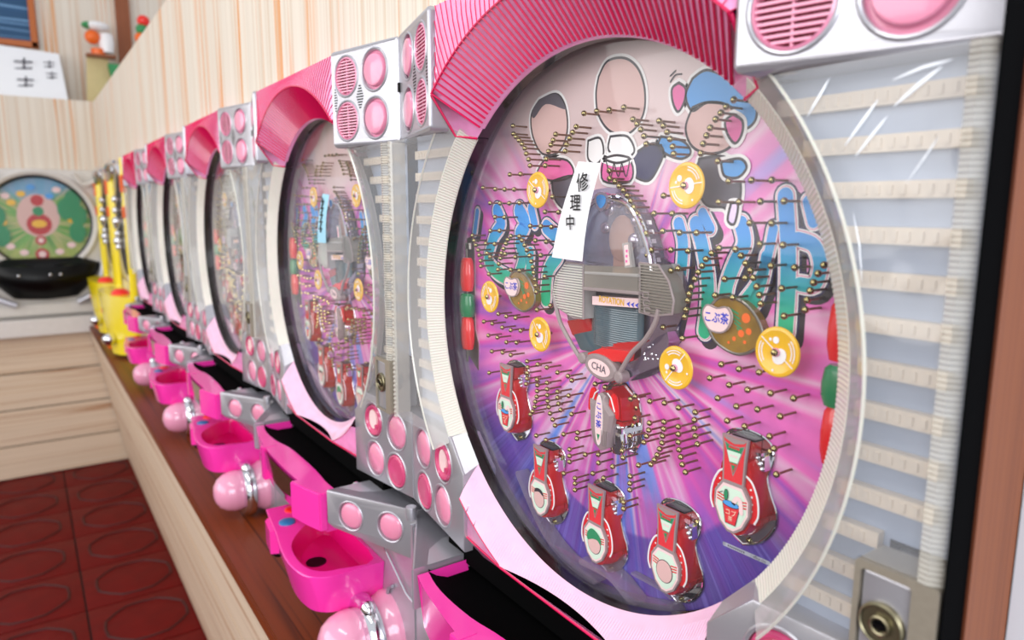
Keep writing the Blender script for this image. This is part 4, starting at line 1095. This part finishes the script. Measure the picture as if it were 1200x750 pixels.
def centre_unit(t):
    q = lambda pts, y: [(atd(a, b, y).x, atd(a, b, y).z) for a, b in pts]
    # base plate on the board
    g = G(); base = smooth_loop(q([(672, 250), (690, 226), (722, 220), (748, 232), (765, 262), (776, 300), (800, 316), (806, 350), (796, 380), (786, 398), (778, 432), (742, 446), (712, 440), (690, 412), (668, 380), (662, 330), (668, 280)], .040), 3)
    g.prism_y(base, YB, .0385); u = g.obj('centre_unit', M['violet_chrome'], t, label='clear and grey centre unit with a domed window and red steps')
    # dark window recess
    g = G(); win = smooth_loop(q([(684, 250), (700, 234), (726, 230), (746, 246), (760, 280), (764, 312), (724, 318), (690, 316), (682, 285)], .037), 3)
    g.prism_y(win, .0384, .0370); g.obj('window_recess', M['dome_mirror'], u)
    # plain tan oval figure standing in the window
    g = G(); c = atd(728, 280, .030); g.ball((c.x, c.y + .001, c.z), .0175, 14, 0, (.78, .22, 1.0)); g.box(c.x - .008, c.x + .010, .030, .036, c.z - .026, c.z - .014)
    g.obj('oval_disc', M['tan_print'], u)
    g = G(); p = atd(721, 258, .026)
    for dx, dz, r in ((-.010, .008, .006), (.000, .014, .006), (.012, .010, .006), (.018, .0, .005), (-.014, -.006, .005), (.017, -.014, .006)): g.ball((p.x + dx, .031, p.z + dz), r, 6)
    g.obj('mirror_pieces', M['chrome'], u)
    # dome rim
    for k, (off, y) in enumerate(((0, .022), (5, .016))):
        g = G(); arc = q([(668 + off, 285), (676 + off, 256), (694 + off, 236), (720, 229 + off), (742 - off, 242), (756 - off, 268), (766 - off, 300), (768 - off, 318)], y); arc = smooth_loop(arc, 4, closed=False)
        g.tube([(x, y, z) for x, z in arc], .0013, 6); g.obj('dome_rim', M['chrome'], u)
    g = G(); dm = smooth_loop(q([(670, 290), (680, 255), (700, 236), (724, 231), (746, 246), (760, 276), (768, 312), (700, 314), (672, 310)], .020), 3)
    cx = sum(a for a, b in dm) / len(dm); cz = sum(b for a, b in dm) / len(dm)
    g.loft([[(x, .036, z) for x, z in dm], [(x, .024, z) for x, z in dm], [(cx + (x - cx) * .9, .018, cz + (z - cz) * .92) for x, z in dm], [(cx + (x - cx) * .6, .0155, cz + (z - cz) * .65) for x, z in dm]], cap=False)
    g.poly([(cx + (x - cx) * .6, .0155, cz + (z - cz) * .65) for x, z in dm]); g.obj('clear_dome', M['rail_clear'], u)
    # emblem at the crown
    g = G(); e = q([(697, 229), (704, 225), (712, 229), (711, 240), (704, 248), (698, 240)], .015); g.prism_y(smooth_loop(e, 3), .0185, .0150, 0)
    ex = sum(a for a, b in e) / 6; ez = sum(b for a, b in e) / 6; flat(g, [(ex + (a - ex) * .7, ez + (b - ez) * .7) for a, b in smooth_loop(e, 3)], .0148, 1); g.obj('crown_emblem', [M['chrome'], M['sky_print']], u)
    # black and white side rail right of the window
    g = G(); sr = q([(757, 252), (764, 270), (770, 292), (772, 312), (764, 314), (760, 290), (752, 262)], .030); g.prism_y(sr, .040, .028, 0)
    for k in range(5):
        a = q([(757 + k * 3.0, 258 + k * 11), (763 + k * 2.6, 258 + k * 11), (764 + k * 2.6, 263 + k * 11), (758 + k * 3.0, 263 + k * 11)], .0275); flat(g, a, .0278, 1)
    g.obj('side_rail', [M['black'], M['white_print']], u)
    # little sign
    g = G(); s_ = q([(729, 285), (737, 284), (741, 313), (732, 314)], .012); g.prism_y(s_, .0150, .0120, 0); cx = sum(a for a, b in s_) / 4; cz = sum(b for a, b in s_) / 4
    flat(g, [(cx + (a - cx) * .6, cz + (b - cz) * .82) for a, b in s_], .0118, 1); [flat(g, round_rect(cx - .0010, cx + .0010, cz - .0052 + k * .0036, cz - .0034 + k * .0036, .0004, 2), .0116, 2) for k in range(3)]; g.obj('upright_sign', [M['smoke_light'], M['badge_pink'], M['pink_print']], u)
    # cross beam
    def slab(name, pts, y0, y1, mk, bev=.0006, label=None):
        g = G(); g.prism_y(q(pts, y1), y0, y1); return g.obj(name, M[mk] if isinstance(mk, str) else mk, u, bevel=bev, label=label)
    slab('beam_highlight', [(684, 318), (748, 321), (748, 325), (684, 321)], .0135, .0112, 'smoke_light')
    slab('cross_beam', [(684, 311), (748, 313), (748, 343), (684, 337)], .036, .012, 'smoke')
    slab('cross_beam_lip', [(682, 336), (749, 342), (749, 346), (682, 340)], .030, .0105, 'outline_grey')
    slab('beam_back', [(686, 309), (756, 311), (756, 366), (686, 366)], .0384, .036, 'dark_print')
    # wings with ribs
    wl = [(664, 307), (684, 310), (684, 374), (672, 372), (654, 360), (648, 344), (652, 324)]
    wr = [(750, 308), (772, 311), (784, 330), (790, 352), (788, 368), (766, 370), (750, 366)]
    for nm, pts in (('left', wl), ('right', wr)):
        g = G(); P_ = q(pts, .014); g.prism_y(P_, .030, .0150, 0)
        zs = [b for a, b in P_]; z = min(zs) + .002
        while z < max(zs) - .001:
            xs = []
            for i in range(len(P_)):
                a, b = P_[i], P_[(i + 1) % len(P_)]
                if (a[1] - z) * (b[1] - z) < 0: xs.append(a[0] + (b[0] - a[0]) * (z - a[1]) / (b[1] - a[1]))
            if len(xs) >= 2: g.box(min(xs) + .0006, max(xs) - .0006, .0130, .0152, z - .00045, z + .00045, 2)
            z += .0020
        P2 = [(x, .0138, z) for x, z in P_]; g.tube(P2 + [P2[0]], .0009, 6, 1)
        g.obj('ribbed_wing', [M['smoke_light' if nm == 'left' else 'smoke'], M['outline_grey'], M['white_ring'] if nm == 'left' else M['dull_metal']], u)
    g = G(); P_ = q([(751, 340), (762, 342), (768, 368), (756, 370)], .012)
    for k in range(3): g.tube([(x * 1, .0128, z) for x, z in [(a + .0002, b) for a, b in round_rect(P_[0][0] + .001 + k * .0010, P_[0][0] + .0065 + k * .0010, P_[0][1] - .0050 - k * .0052, P_[0][1] - .0012 - k * .0052, .001)]], .0004, 5)
    g.obj('raised_marks', M['outline_grey'], u)
    # lettered band and drum
    g = G(); bd = q([(694, 347), (749, 350), (749, 361), (694, 357)], .016); g.prism_y(bd, .034, .0160, 0)
    cx = sum(a for a, b in bd) / 4; cz = sum(b for a, b in bd) / 4
    text(g, 'ROTATION', .0066, (cx - .0035, .0157, cz + .0002), 1, rot=.0, sx=.80, bold=.02)
    for k in range(3): x = cx + .0125 + k * .0042; flat(g, [(x, cz), (x + .0036, cz + .0020), (x + .0028, cz), (x + .0036, cz - .0020)], .0157, 2)
    g.obj('lettered_band', [M['badge_pink'], M['yellow'], M['blue_print']], u)
    g = G(); dr = q([(692, 358), (750, 362), (751, 402), (706, 404), (692, 388)], .030)
    z0, z1 = min(b for a, b in dr), max(b for a, b in dr); x0, x1 = min(a for a, b in dr), max(a for a, b in dr)
    rings = []
    for k in range(17):
        a = -pi / 2 + pi * k / 16; x = (x0 + x1) / 2 + (x1 - x0) / 2 * sin(a); y = .034 - .012 * cos(a); rings.append([(x, y, z0 + (z1 - z0) * j / 40 + 0, ) if 0 else (x, y + (.0004 if j % 2 else 0), z0 + (z1 - z0) * j / 40) for j in range(41)])
    g.loft(rings, closed=False); g.obj('turning_drum', M['teal_dark'], u, label='dark ribbed drum')
    # red interior and steps
    slab('red_side_wall', [(664, 376), (690, 372), (702, 400), (684, 404), (670, 392)], .038, .030, 'red_clear')
    slab('dark_floor', [(672, 392), (700, 386), (716, 400), (700, 414), (680, 410)], .036, .026, 'teal_dark')
    slab('red_step', [(704, 406), (718, 405), (718, 402), (752, 400), (752, 418), (734, 428), (706, 420)], .038, .022, 'red_clear')
    slab('red_step', [(682, 416), (704, 408), (738, 412), (736, 424), (700, 424)], .034, .016, 'red')
    # curved arms
    for pts in ([(649, 346), (656, 376), (668, 400), (680, 420)], [(727, 436), (740, 414), (756, 398), (768, 378), (772, 362)]):
        g = G(); P_ = smooth_loop(q(pts, .014), 4, closed=False); g.tube([(x, .0140, z) for x, z in P_], .0018, 8); g.obj('curved_arm', M['outline_grey'], u)
    # CHA plate
    c = atd(702, 431, .013); g = G()
    def el(a, b): return [(c.x + x * cos(-.12) - z * sin(-.12), c.z + x * sin(-.12) + z * cos(-.12)) for x, z in circle(0, 0, a, 28, b)]
    g.loft([[(x, .022, z) for x, z in el(.0185, .0095)], [(x, .0145, z) for x, z in el(.0185, .0095)], [(x, .0130, z) for x, z in el(.0165, .0080)]], mi=0)
    flat(g, el(.0125, .0060), .0127, 1); text(g, 'CHA', .0078, (c.x, .0124, c.z), 2, rot=-.12, bold=.01)
    for dx, dz in ((-.0195, .004), (.0215, -.0030)): g.lathe([(.0045, .020), (.0045, .0125), (.0032, .0112), (0, .0110)], (c.x + dx, 0, c.z + dz), n=14, mi=0)
    g.obj('name_plate', [M['outline_grey'], M['badge_pink'], M['grey_print']], u, label='oval plate reading CHA')
    # studded violet cone lower right
    g = G(); P_ = q([(728, 448), (726, 436), (752, 404), (782, 389), (784, 402), (774, 428), (744, 440)], .022)
    g.prism_y(P_, .040, .022, 0)
    for k in range(14):
        a = random.random(); b = random.random(); x = P_[2][0] + (.002 + a * .014); z = P_[2][1] - .012 + b * .012 + a * .004; g.ball((x, .0218, z), .0009, 4, 1)
    g.obj('studded_cone', [M['violet_chrome'], M['chrome']], u)
    slab('clear_bracket', [(770, 313), (790, 309), (795, 318), (795, 345), (788, 352)], .038, .030, 'smoke_light')

# ------------------------------------------------------------------ the room
def struct(name, g, m, **kw):
    o = g.obj(name, m, **kw); o['kind'] = 'structure'; return o
XB = -3.60
# floor with square tiles
g = G(); g.box(-4.0, 1.6, -3.4, .10, ZF - .06, ZF - .006); floor = struct('floor', g, M['grout'], smooth=0)
g = G(); s = .305 / 2 - .003
g.loft([[(-s, -s, -.005), (s, -s, -.005), (s, s, -.005), (-s, s, -.005)], [(-s, -s, -.001), (s, -s, -.001), (s, s, -.001), (-s, s, -.001)], [(-s + .004, -s + .004, 0), (s - .004, -s + .004, 0), (s - .004, s - .004, 0), (-s + .004, s - .004, 0)]], mi=0)
oct_ = [(.118 * cos(pi / 8 + k * pi / 4), .118 * sin(pi / 8 + k * pi / 4)) for k in range(8)]
oct_ = [(x * 1.0, y * 1.0) for x, y in oct_]
for k in range(8):
    a, b = oct_[k], oct_[(k + 1) % 8]; g.tube([(a[0], a[1], .0005), ((a[0] + b[0]) * .52, (a[1] + b[1]) * .52, .0008), (b[0], b[1], .0005)], .004, 4, 1)
TILE = g.mesh('tile', [M['tile'], M['tile_line']], 40)
for i in range(12):
    for j in range(4):
        o = bpy.data.objects.new('tile', TILE); COL.objects.link(o); o.parent = floor
        o.location = (-3.42 + i * .305 - .03, -.27 - .1525 - j * .305 + .305, ZF)
# end wall: cream plank base, worktop, striped panel, alcove
g = G(); g.box(XB - .02, XB + .04, -3.4, .10, ZF, -.505); wb = struct('wall_back', g, M['grout'], smooth=0)
for k in range(4):
    z1 = -.505 - k * .172; g = G(); g.box(XB + .042, XB + .056 - .0, -3.4, .02, max(ZF + .004, z1 - .170), z1 - .004)
    g.obj('plank', M['stripe_z'], wb, bevel=.002)
g = G(); g.box(XB - .02, XB + .12, -3.4, -.075, -.500, -.4240)
o = g.obj('worktop', M['white_slab'], bevel=.004); tag(o, 'white worktop slab under the far white pachinko machine', 'worktop')
g = G(); g.box(XB - .035, XB - .012, -3.4, .03, .262, .585); struct('wall_back_panel', g, M['stripe_y'], smooth=0).name = 'wall_back.001'
g = G(); g.box(XB - .36, XB - .035, -3.4, .60, .560, .585); struct('trim_1', g, M['stripe_y'], smooth=0)
g = G(); g.box(XB - .40, XB - .36, -3.4, .60, .585, 1.75); struct('wall_back.002', g, M['stripe_y'], smooth=0)
g = G(); g.box(XB - .36, XB - .32, .165, .228, .585, 1.75); struct('trim_2', g, M['wood_brown'], smooth=0)
g = G(); g.box(XB - .36, -2.2, .60, .64, .0, 1.75); struct('wall_far', g, M['white_wall'], smooth=0)
# panel wall above the machine row
g = G(); g.box(XB - .012, .30, .0, .030, .262, .567)
w = struct('wall_front', g, M['stripe_x'], smooth=0)
g = G(); g.box(XB - .012, .30, .0, .045, .567, .580); struct('trim_3', g, M['stripe_x'], smooth=0)
g = G(); g.box(XB - .02, .275, .076, .10, ZC, .262); struct('wall_front.001', g, M['grout'], smooth=0)
# wooden end post and wall beyond
g = G(); g.box(.2748, .2766, -.0060, .0395, -1.15, .60)
struct('trim_4', g, M['wood_brown'], smooth=0)
g = G(); g.box(.2746, .2754, -.0262, -.0062, -.46, .60); struct('trim_5', g, M['black_edge'], smooth=0)
g = G(); g.box(.2770, 1.7, .0400, .09, ZF, 1.6); struct('wall_right', g, M['white_wall'], smooth=0)
# counter
g = G(); g.box(XB + .122, .34, -.108, .0755, ZC - .020, ZC)
o = g.obj('counter', M['counter_wood'], bevel=.003); tag(o, 'long varnished brown counter running under the pachinko machines', 'counter')
g = G(); xs = (XB + .07, .34)
g.add([(xs[0], -.098, ZC - .022), (xs[1], -.098, ZC - .022), (xs[1], .022, ZF), (xs[0], .022, ZF), (xs[0], .06, ZC - .022), (xs[1], .06, ZC - .022), (xs[1], .06, ZF), (xs[0], .06, ZF)], [(0, 1, 2, 3), (4, 5, 6, 7), (0, 3, 7, 4), (1, 2, 6, 5)])
wf = struct('wall_front.002', g, M['grout'], smooth=0)
for k in range(4):
    z1 = ZC - .022 - k * .172; z0 = max(z1 - .168, ZF + .002); yy = lambda z: -.098 + (ZC - .022 - z) / (ZC - .022 - ZF) * .12
    g = G(); g.loft([[(xs[0], yy(z1) - .008, z1), (xs[1], yy(z1) - .008, z1), (xs[1], yy(z1) + .002, z1), (xs[0], yy(z1) + .002, z1)], [(xs[0], yy(z0) - .008, z0), (xs[1], yy(z0) - .008, z0), (xs[1], yy(z0) + .002, z0), (xs[0], yy(z0) + .002, z0)]])
    g.obj('plank', M['stripe_z'], wf, bevel=.0015)
# opposite side of the room, seen only in reflections
g = G(); g.box(-4.0, 2.9, -3.45, -3.40, ZF, -.1); struct('wall_opposite', g, M['stripe_x'], smooth=0)

# ------------------------------------------------------------------ machines
main, pf_main = build_machine()
furnish(main, pf_main)
centre_unit(main)
index_children()
squeeze(main)
near = 'pachinko machines in the pink row'
main['group'] = near
names = ['pink pachinko machine with light blue note on its glass, next to the nearest one',
         'third pink pachinko machine from the right, its window pale and reflecting',
         'fourth pink pachinko machine from the right, between the pale one and the last pink one',
         'last pink pachinko machine in the row, standing beside the yellow machines']
NJ = nails_joined()
machines = [main]
pale = {1: 'playfield_pale', 2: 'playfield_mixed', 3: 'playfield_pale'}  # paler playfield prints on the further pink machines
for i in range(4):
    c = copy_tree(main, None, skip=('printed_shapes',) if i == 0 else ('printed_shapes', 'printed_lettering', 'small_print'))
    c.location = (-PITCH * (i + 1), 0, 0); c['label'] = names[i]; c['group'] = near
    machines.append(c)
index_children()
for i, c in enumerate(machines[1:]):
    for k in CH[c.name]:
        if k.name.startswith('playfield'):
            if i in pale:
                k.data = k.data.copy(); k.data.materials[0] = M[pale[i]]
            n = bpy.data.objects.new('nails', NJ); COL.objects.link(n); n.parent = k; n['kind'] = 'stuff'
for x, z in NAILS:
    n = bpy.data.objects.new('nail', NAIL); COL.objects.link(n); n.parent = pf_main; n.location = (x, YD, z)

# paper notes taped on the glass
def note(name, pts, mk, lab, marks, dx=0.0):
    g = G(); P = [at(a, b, .0058) for a, b in pts]; n = 8; rows = []
    for k in range(n + 1):
        t = k / n; bow = sin(pi * t) * .0016
        L_ = P[0].lerp(P[3], t); R_ = P[1].lerp(P[2], t)
        bx = -sin(pi * t) * .0014
        rows.append([(L_.x + bx, .0072 - bow, L_.z), ((L_.x + R_.x) / 2 + bx, .0062 - bow, (L_.z + R_.z) / 2), (R_.x + bx, .0070 - bow, R_.z)])
    g.loft(rows, closed=False, mi=0)
    o = g.obj(name, [M[mk], M['ink']], smooth=60)
    return tag(o, lab, 'paper note'), P
nt_, P = note('paper_note', [(676, 189), (703, 191), (681, 306.5), (645, 301.5)], 'paper', 'white paper strip with black handwriting taped on the nearest window', None)
g = G()
for ch, (a, b), sz, ro in zip('修理中', ((683.0, 215), (674.5, 239), (668.5, 262)), (.0142, .0132, .0120), (.10, .0, .05)):
    p = at(a, b, .0040); text(g, ch, sz, (p.x, .0036, p.z), 0, rot=ro, bold=.012, sx=.95)
g.obj('handwriting', M['ink'], nt_, smooth=0)
q2 = [(377, 227), (385, 228), (381, 285), (371, 284)]
n2, _ = note('paper_note', q2, 'paper_blue', 'light blue paper strip stuck on the window of the second machine', None)
g = G()
for k in range(5):
    p = at(378 - k * .6, 236 + k * 8, .0045); g.box(p.x - .006, p.x + .006, .0040, .0044, p.z - .001, p.z + .001); g.box(p.x - .001, p.x + .002, .0038, .0044, p.z - .005, p.z + .005)
g.obj('handwriting', M['ink'], n2, smooth=0)

# white ridges shaping reflection streaks on the crinkled right cover of the nearest machine
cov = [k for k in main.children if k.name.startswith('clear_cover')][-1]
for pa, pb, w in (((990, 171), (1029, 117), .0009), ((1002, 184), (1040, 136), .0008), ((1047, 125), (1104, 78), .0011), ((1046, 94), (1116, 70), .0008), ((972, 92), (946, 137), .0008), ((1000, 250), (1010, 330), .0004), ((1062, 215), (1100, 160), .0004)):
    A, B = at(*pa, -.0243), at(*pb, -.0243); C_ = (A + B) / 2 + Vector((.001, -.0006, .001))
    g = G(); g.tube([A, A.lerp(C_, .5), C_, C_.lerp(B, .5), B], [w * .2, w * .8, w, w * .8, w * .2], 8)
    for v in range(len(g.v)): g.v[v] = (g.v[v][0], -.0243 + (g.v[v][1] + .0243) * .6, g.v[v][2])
    g.obj('reflection_streak', M['streak_white'], cov)
# steel balls resting in the black pans
for k, (x, y) in enumerate(((.158, -.022), (.150, -.024), (.140, -.026))):
    g = G(); g.ball((0, 0, 0), .0070, 14); o = g.obj('steel_ball', M['chrome'], loc=(x - PITCH * (k + 1), y, -.2500))
    tag(o, ['shiny steel ball at the right end of the black tray of the second machine', 'steel ball in the black tray of the third pink machine from the right', 'steel ball in the black tray of the fourth pink machine'][k], 'ball', 'steel balls left in the trays')

# ------------------------------------------------------------------ yellow machines at the end of the row
def yellow_machine(lab, x0):
    t = thing('pachinko_machine', lab, 'pachinko machine', (x0, 0, 0), group='yellow pachinko machines by the corner')
    g = G(); o = [(-.273, -.20), (.273, -.20), (.273, .262), (-.273, .262)]
    for y in (-.006, .06): g.poly([(x, y, z) for x, z in o], 0, [[(x, y, z) for x, z in circle(0, .03, .205, 48)]])
    g.box(-.273, -.269, -.006, .06, -.2, .262); g.box(.269, .273, -.006, .06, -.2, .262); g.box(-.273, .273, -.006, .06, .258, .262)
    g.obj('front_frame', M['frame_white'], t)
    g = G(); g.lathe([(0, .035), (.215, .035)], (0, 0, .03), n=48); g.obj('playfield', M['playfield_mixed'], t)
    g = G(); g.lathe([(0, .004), (.205, .004)], (0, 0, .03), n=48); g.obj('window_glass', M['glass'], t, smooth=0)
    for s in (-1, 1):
        g = G(); pts = [(s * .273, -.006), (s * .273, -.018), (s * .262, -.030), (s * .232, -.026), (s * .216, -.006)]
        g.prism_z(pts, -.245, .262); p = g.obj('yellow_pillar', M['yellow_body'], t, bevel=.003)
        for z0, z1 in ((.14, .20), (.05, .09)):
            g = G(); g.box(s * .2735, s * .240, -.0330, -.020, z0, z1); g.obj('orange_panel', M['orange'], p, bevel=.002)
        for k, z in enumerate((.235, .12, .075, .03, .012, -.02, -.05, -.075)):
            g = G(); g.ball((s * (.200 - .012 * (k % 2)), -.008, z), .016 if k % 3 else .022, 10, sc=(1, .8, 1)); g.obj('chrome_lamp', M['chrome'], p)
    g = G(); g.tube(smooth_loop([(-.232, -.02, .20), (-.15, -.03, .245), (0, -.032, .255), (.15, -.03, .245), (.232, -.02, .20)], 4, closed=False), .012, 8); g.obj('chrome_brow', M['chrome'], t)
    g = G()
    body = [(-.235, 0), (-.240, -.06), (-.15, -.100), (.0, -.105), (.15, -.080), (.266, -.02), (.266, 0)]
    g.loft([[(x, y, -.238) for x, y in body], [(x, y, -.262) for x, y in body], [(x * .80 + .05, y * .95, -.35) for x, y in body], [(x * .40 + .14, y * .85, -.455) for x, y in body]])
    g.obj('tray_body', M['yellow_body'], t)
    for x, y in ((.10, -.045),):
        g = G(); g.lathe([(0, .022), (.018, .020), (.030, .010), (.033, 0)], (x, y, -.238), axis=(0, 0, 1), n=20); g.obj('push_button', M['button_red'], t, label='red push button')
    g = G(); g.ball((.15, -.100, -.40), .024, 12); g.obj('handle_knob', M['chrome'], t)
    for c_, r_ in (((.08, -.080, -.43), .024), ((-.18, -.075, -.33), .020)):
        g = G(); g.ball(c_, r_, 8); g.obj('orange_corner', M['orange'], t)
    g = G(); g.box(-.27, .27, -.004, .06, ZC + .001, -.205); g.obj('lower_body', M['frame_white'], t)
yellow_machine('yellow pachinko machine standing right beside the last pink one', -PITCH * 5)
yellow_machine('yellow pachinko machine in the corner, touching the end wall', -PITCH * 6)

# ------------------------------------------------------------------ white machine on the end wall
def white_machine(yc, lab):
    t = thing('pachinko_machine', lab, 'pachinko machine', (XB + .02, yc, .018), pi / 2)   # local -Y faces the room
    o = round_rect(-.262, .262, -.440, .242, .012)
    g = G(); g.poly([(x, 0, z) for x, z in o], 0, [[(x, 0, z) for x, z in circle(0, 0, .2150, 56)]])
    g.loft([[(x, 0, z) for x, z in o], [(x, .05, z) for x, z in o]], cap=False)
    g.lathe([(.2150, 0), (.2200, -.010), (.2320, -.014), (.2400, -.010), (.2450, 0)], n=56)
    g.obj('front_frame', M['frame_white'], t)
    g = G(); g.lathe([(.2150, 0), (.2050, .010), (.2050, .034)], n=56); g.obj('window_well', M['dark_wall'], t)
    g = G(); g.lathe([(0, .034), (.206, .034)], n=56); pf = g.obj('playfield', M['playfield_park'], t)
    g = G()
    cnt = [0]
    def cz(a, b, r, mi, rz=None): cnt[0] += 1; flat(g, circle(a, b, r, 20, rz), .0332 - .00025 * cnt[0], mi)
    cz(0, .03, .085, 0, .10); cz(0, -.01, .050, 1); cz(0, -.008, .030, 2, .018); cz(0, .100, .026, 1); cz(0, .05, .022, 4)
    cz(0, -.085, .022, 1); cz(0, -.150, .028, 1); cz(0, -.15, .015, 3); cz(0, -.085, .012, 3)
    for a, b, m_ in ((-.12, .12, 3), (-.06, .13, 2), (.08, .15, 3), (-.10, .09, 2), (-.14, 0, 2), (.13, .01, 2), (-.12, -.11, 3), (-.07, -.14, 3), (.07, -.14, 3), (.12, -.11, 3), (.05, .12, 5), (-.02, .16, 5)):
        cz(a, b, .018, m_, .014)
    for a, b in ((.14, .10), (.16, .03), (.15, -.05), (-.16, .03), (-.15, -.06), (.11, .06)): cz(a, b, .034, 4, .05)
    g.obj('printed_shapes', [M['beige_print'], M['red_clear'], M['yellow'], M['badge_pink'], M['green_print'], M['sky_print']], pf, smooth=0)
    g = G(); g.lathe([(0, .012), (.2080, .012)], n=56); g.obj('window_glass', M['glass'], t, smooth=0)
    # black glossy bowl below
    g = G(); rings = []
    for k in range(7):
        u = k / 6; z = -.165 - .185 * u; w = .235 * cos(u * 1.0) ; d = .010 + .090 * sin(pi * min(1, u * .8 + .12))
        if k == 0: w = .150
        rings.append([(w * cos(pi + pi * j / 20), -.004 + d * sin(pi + pi * j / 20), z - .05 * (1 - abs(cos(pi * j / 20))) * (1 if k == 0 else .15)) for j in range(21)])
    g.loft(rings, closed=False); g.poly(rings[-1]); g.poly(rings[0])
    g.obj('black_bowl', M['black'], t)
    for s in (-1, 1):
        g = G(); g.tube(smooth_loop([(s * .250, -.012, .235), (s * .235, -.018, .19), (s * .185, -.02, .175), (s * .150, -.018, .225)], 4, closed=False), .010, 8); g.obj('corner_trim', M['frame_white'], t)
        g = G(); g.tube(smooth_loop([(s * .250, -.015, -.15), (s * .235, -.035, -.24), (s * .200, -.055, -.330), (s * .12, -.060, -.375)], 4, closed=False), .016, 8); g.obj('silver_swoosh', M['silver'], t)
    g = G(); g.box(-.250, .235, -.040, 0, -.430, -.378); g.obj('lower_panel', M['frame_white'], t, bevel=.008)
    g = G()
    for x in (-.10, .02, .06): g.ball((x, -.098, -.238), .007, 8)
    g.obj('chrome_beads', M['chrome'], t)  # small chrome balls on the bowl front
    return t
white_machine(-.2620, 'white pachinko machine with green and blue playfield, on the end wall worktop')

# ------------------------------------------------------------------ things up in the alcove
XA = XB - .355
g = G(); y0, y1, z0, z1 = -.62, -.185, .862, 1.22
for a in ((y0, y0 + .028, z0, z1), (y1 - .028, y1, z0, z1), (y0, y1, z0, z0 + .028), (y0, y1, z1 - .028, z1)): g.box(XA, XA + .022, *a)
pic = g.obj('picture_frame', M['orange'], smooth=0, bevel=.003); pic.data.materials[0] = mat('orange_brown_wood', (.72, .38, .14), rough=.4); tag(pic, 'orange-brown framed picture of blue mountains high on the end wall', 'picture')
g = G(); g.box(XA + .001, XA + .008, y0 + .02, y1 - .02, z0 + .02, z1 - .02); g.obj('mountain_picture', M['picture_blue'], pic, smooth=0)
g = G(); P_ = [at(-40, 47, 0)]; 
pp = [(-.60, .588), (-.088, .588), (-.104, .838), (-.55, .862)]
g.loft([[(XA + .16, y, z) for y, z in pp[:2]] + [(XA + .05, y, z) for y, z in pp[2:]], [(XA + .164, y, z) for y, z in pp[:2]] + [(XA + .054, y, z) for y, z in pp[2:]]])
sg = g.obj('paper_sign', [M['paper'], M['ink']], smooth=0); tag(sg, 'large white paper with brushed characters leaning in the alcove', 'paper sign')
for y, z, s in ((-.150, .770, .050), (-.145, .715, .050), (-.255, .750, .085), (-.255, .665, .075)):
    g = G()
    for a, b, c_, d in ((-.4, .3, .4, .34), (-.05, -.5, .05, .5), (-.4, -.1, .35, .0), (-.35, -.4, .0, -.1), (.0, -.1, .4, -.42)):
        x_ = XA + .166 - (z - .588) / .25 * .11 + .002
        ribbon(g2 := G(), [(y + a * s, z + b * s), (y + c_ * s, z + d * s)], s * .05, 0)
        g.add([(x_, v[0], v[2]) for v in g2.v], g2.f)
    g.obj('brushed_character', M['grey_print'], sg, smooth=0)
g = G(); e = [(-.005, .588), (.070, .588), (.105, .700), (.120, .800), (.095, .865), (.015, .850)]
g.loft([[(XA + .10 - z * .05, y, z) for y, z in e], [(XA + .104 - z * .05, y, z) for y, z in e]]); o = g.obj('buff_card', M['card'], smooth=0); tag(o, 'buff card leaning in the alcove beside the white paper', 'card')
g = G(); px_ = XA + .12
for k in range(9):
    a = 2 * pi * k / 9; g.add([(px_, .165, .62), (px_ + .03 * cos(a), .165 + .05 * cos(a + .4), .72 + .04 * sin(a)), (px_ + .03 * cos(a), .165 + .07 * cos(a + .8), .82), (px_ - .01, .165 + .04 * cos(a), .70)], [(0, 1, 2, 3)])
g.lathe([(0, 0), (.035, 0), (.05, .06), (.058, .14), (.05, .14), (0, .12)], (px_, .165, .588), axis=(0, 0, 1), n=16)
g.loft([[(px_ + dx, .165 + dy, .60) for dx, dy in ((-.02, -.03), (.02, -.03), (.02, .03), (-.02, .03))], [(px_ + dx * 1.6, .165 + dy * 2.2, .80) for dx, dy in ((-.02, -.03), (.02, -.03), (.02, .03), (-.02, .03))]])
o = g.obj('green_planter', M['leaf_green'], smooth=0); tag(o, 'green leafy pot half hidden behind the striped panel wall', 'plant pot')
g = G(); bx_ = XA + .09
g.lathe([(0, 0), (.03, .0), (.036, .05), (.03, .09), (0, .10)], (bx_, .105, .86), axis=(0, 0, 1), n=14, mi=0)
g.lathe([(0, -.03), (.03, -.03), (.032, .0), (0, .0)], (bx_, .065, .875), axis=(0, 0, 1), n=12, mi=1); g.ball((bx_, .045, .93), .035, 8, 2); g.ball((bx_, .055, .86), .022, 8, 3)
g.ball((bx_, .07, .985), .045, 8, 0, (1, 1.2, .5)); g.ball((bx_, .03, .985), .030, 8, 4, (1, 1, .6))
g.box(bx_ - .03, bx_ + .03, .01, .14, .835, .846, 5); g.box(bx_ - .1, bx_ - .028, .06, .08, .835, .846, 5)
o = g.obj('doll_ornament', [M['white_print'], M['orange'], M['orange'], M['button_red'], M['leaf_green'], M['wood_brown']]); tag(o, 'small white, orange and red ornament on the alcove wall left of the brown post', 'ornament')
g = G(); bx_ = XA + .2
for k, m_ in enumerate((0, 1, 2)): g.ball((bx_, .250 + .008 * k, .93 + .042 * k), .030, 8, m_)
g.tube([(bx_, .255, .60), (bx_, .252, .91)], .005, 6, 1)
o = g.obj('flower_spray', [M['orange'], M['leaf_green'], M['button_red']]); tag(o, 'spray of red and orange flowers right of the brown post', 'flowers')
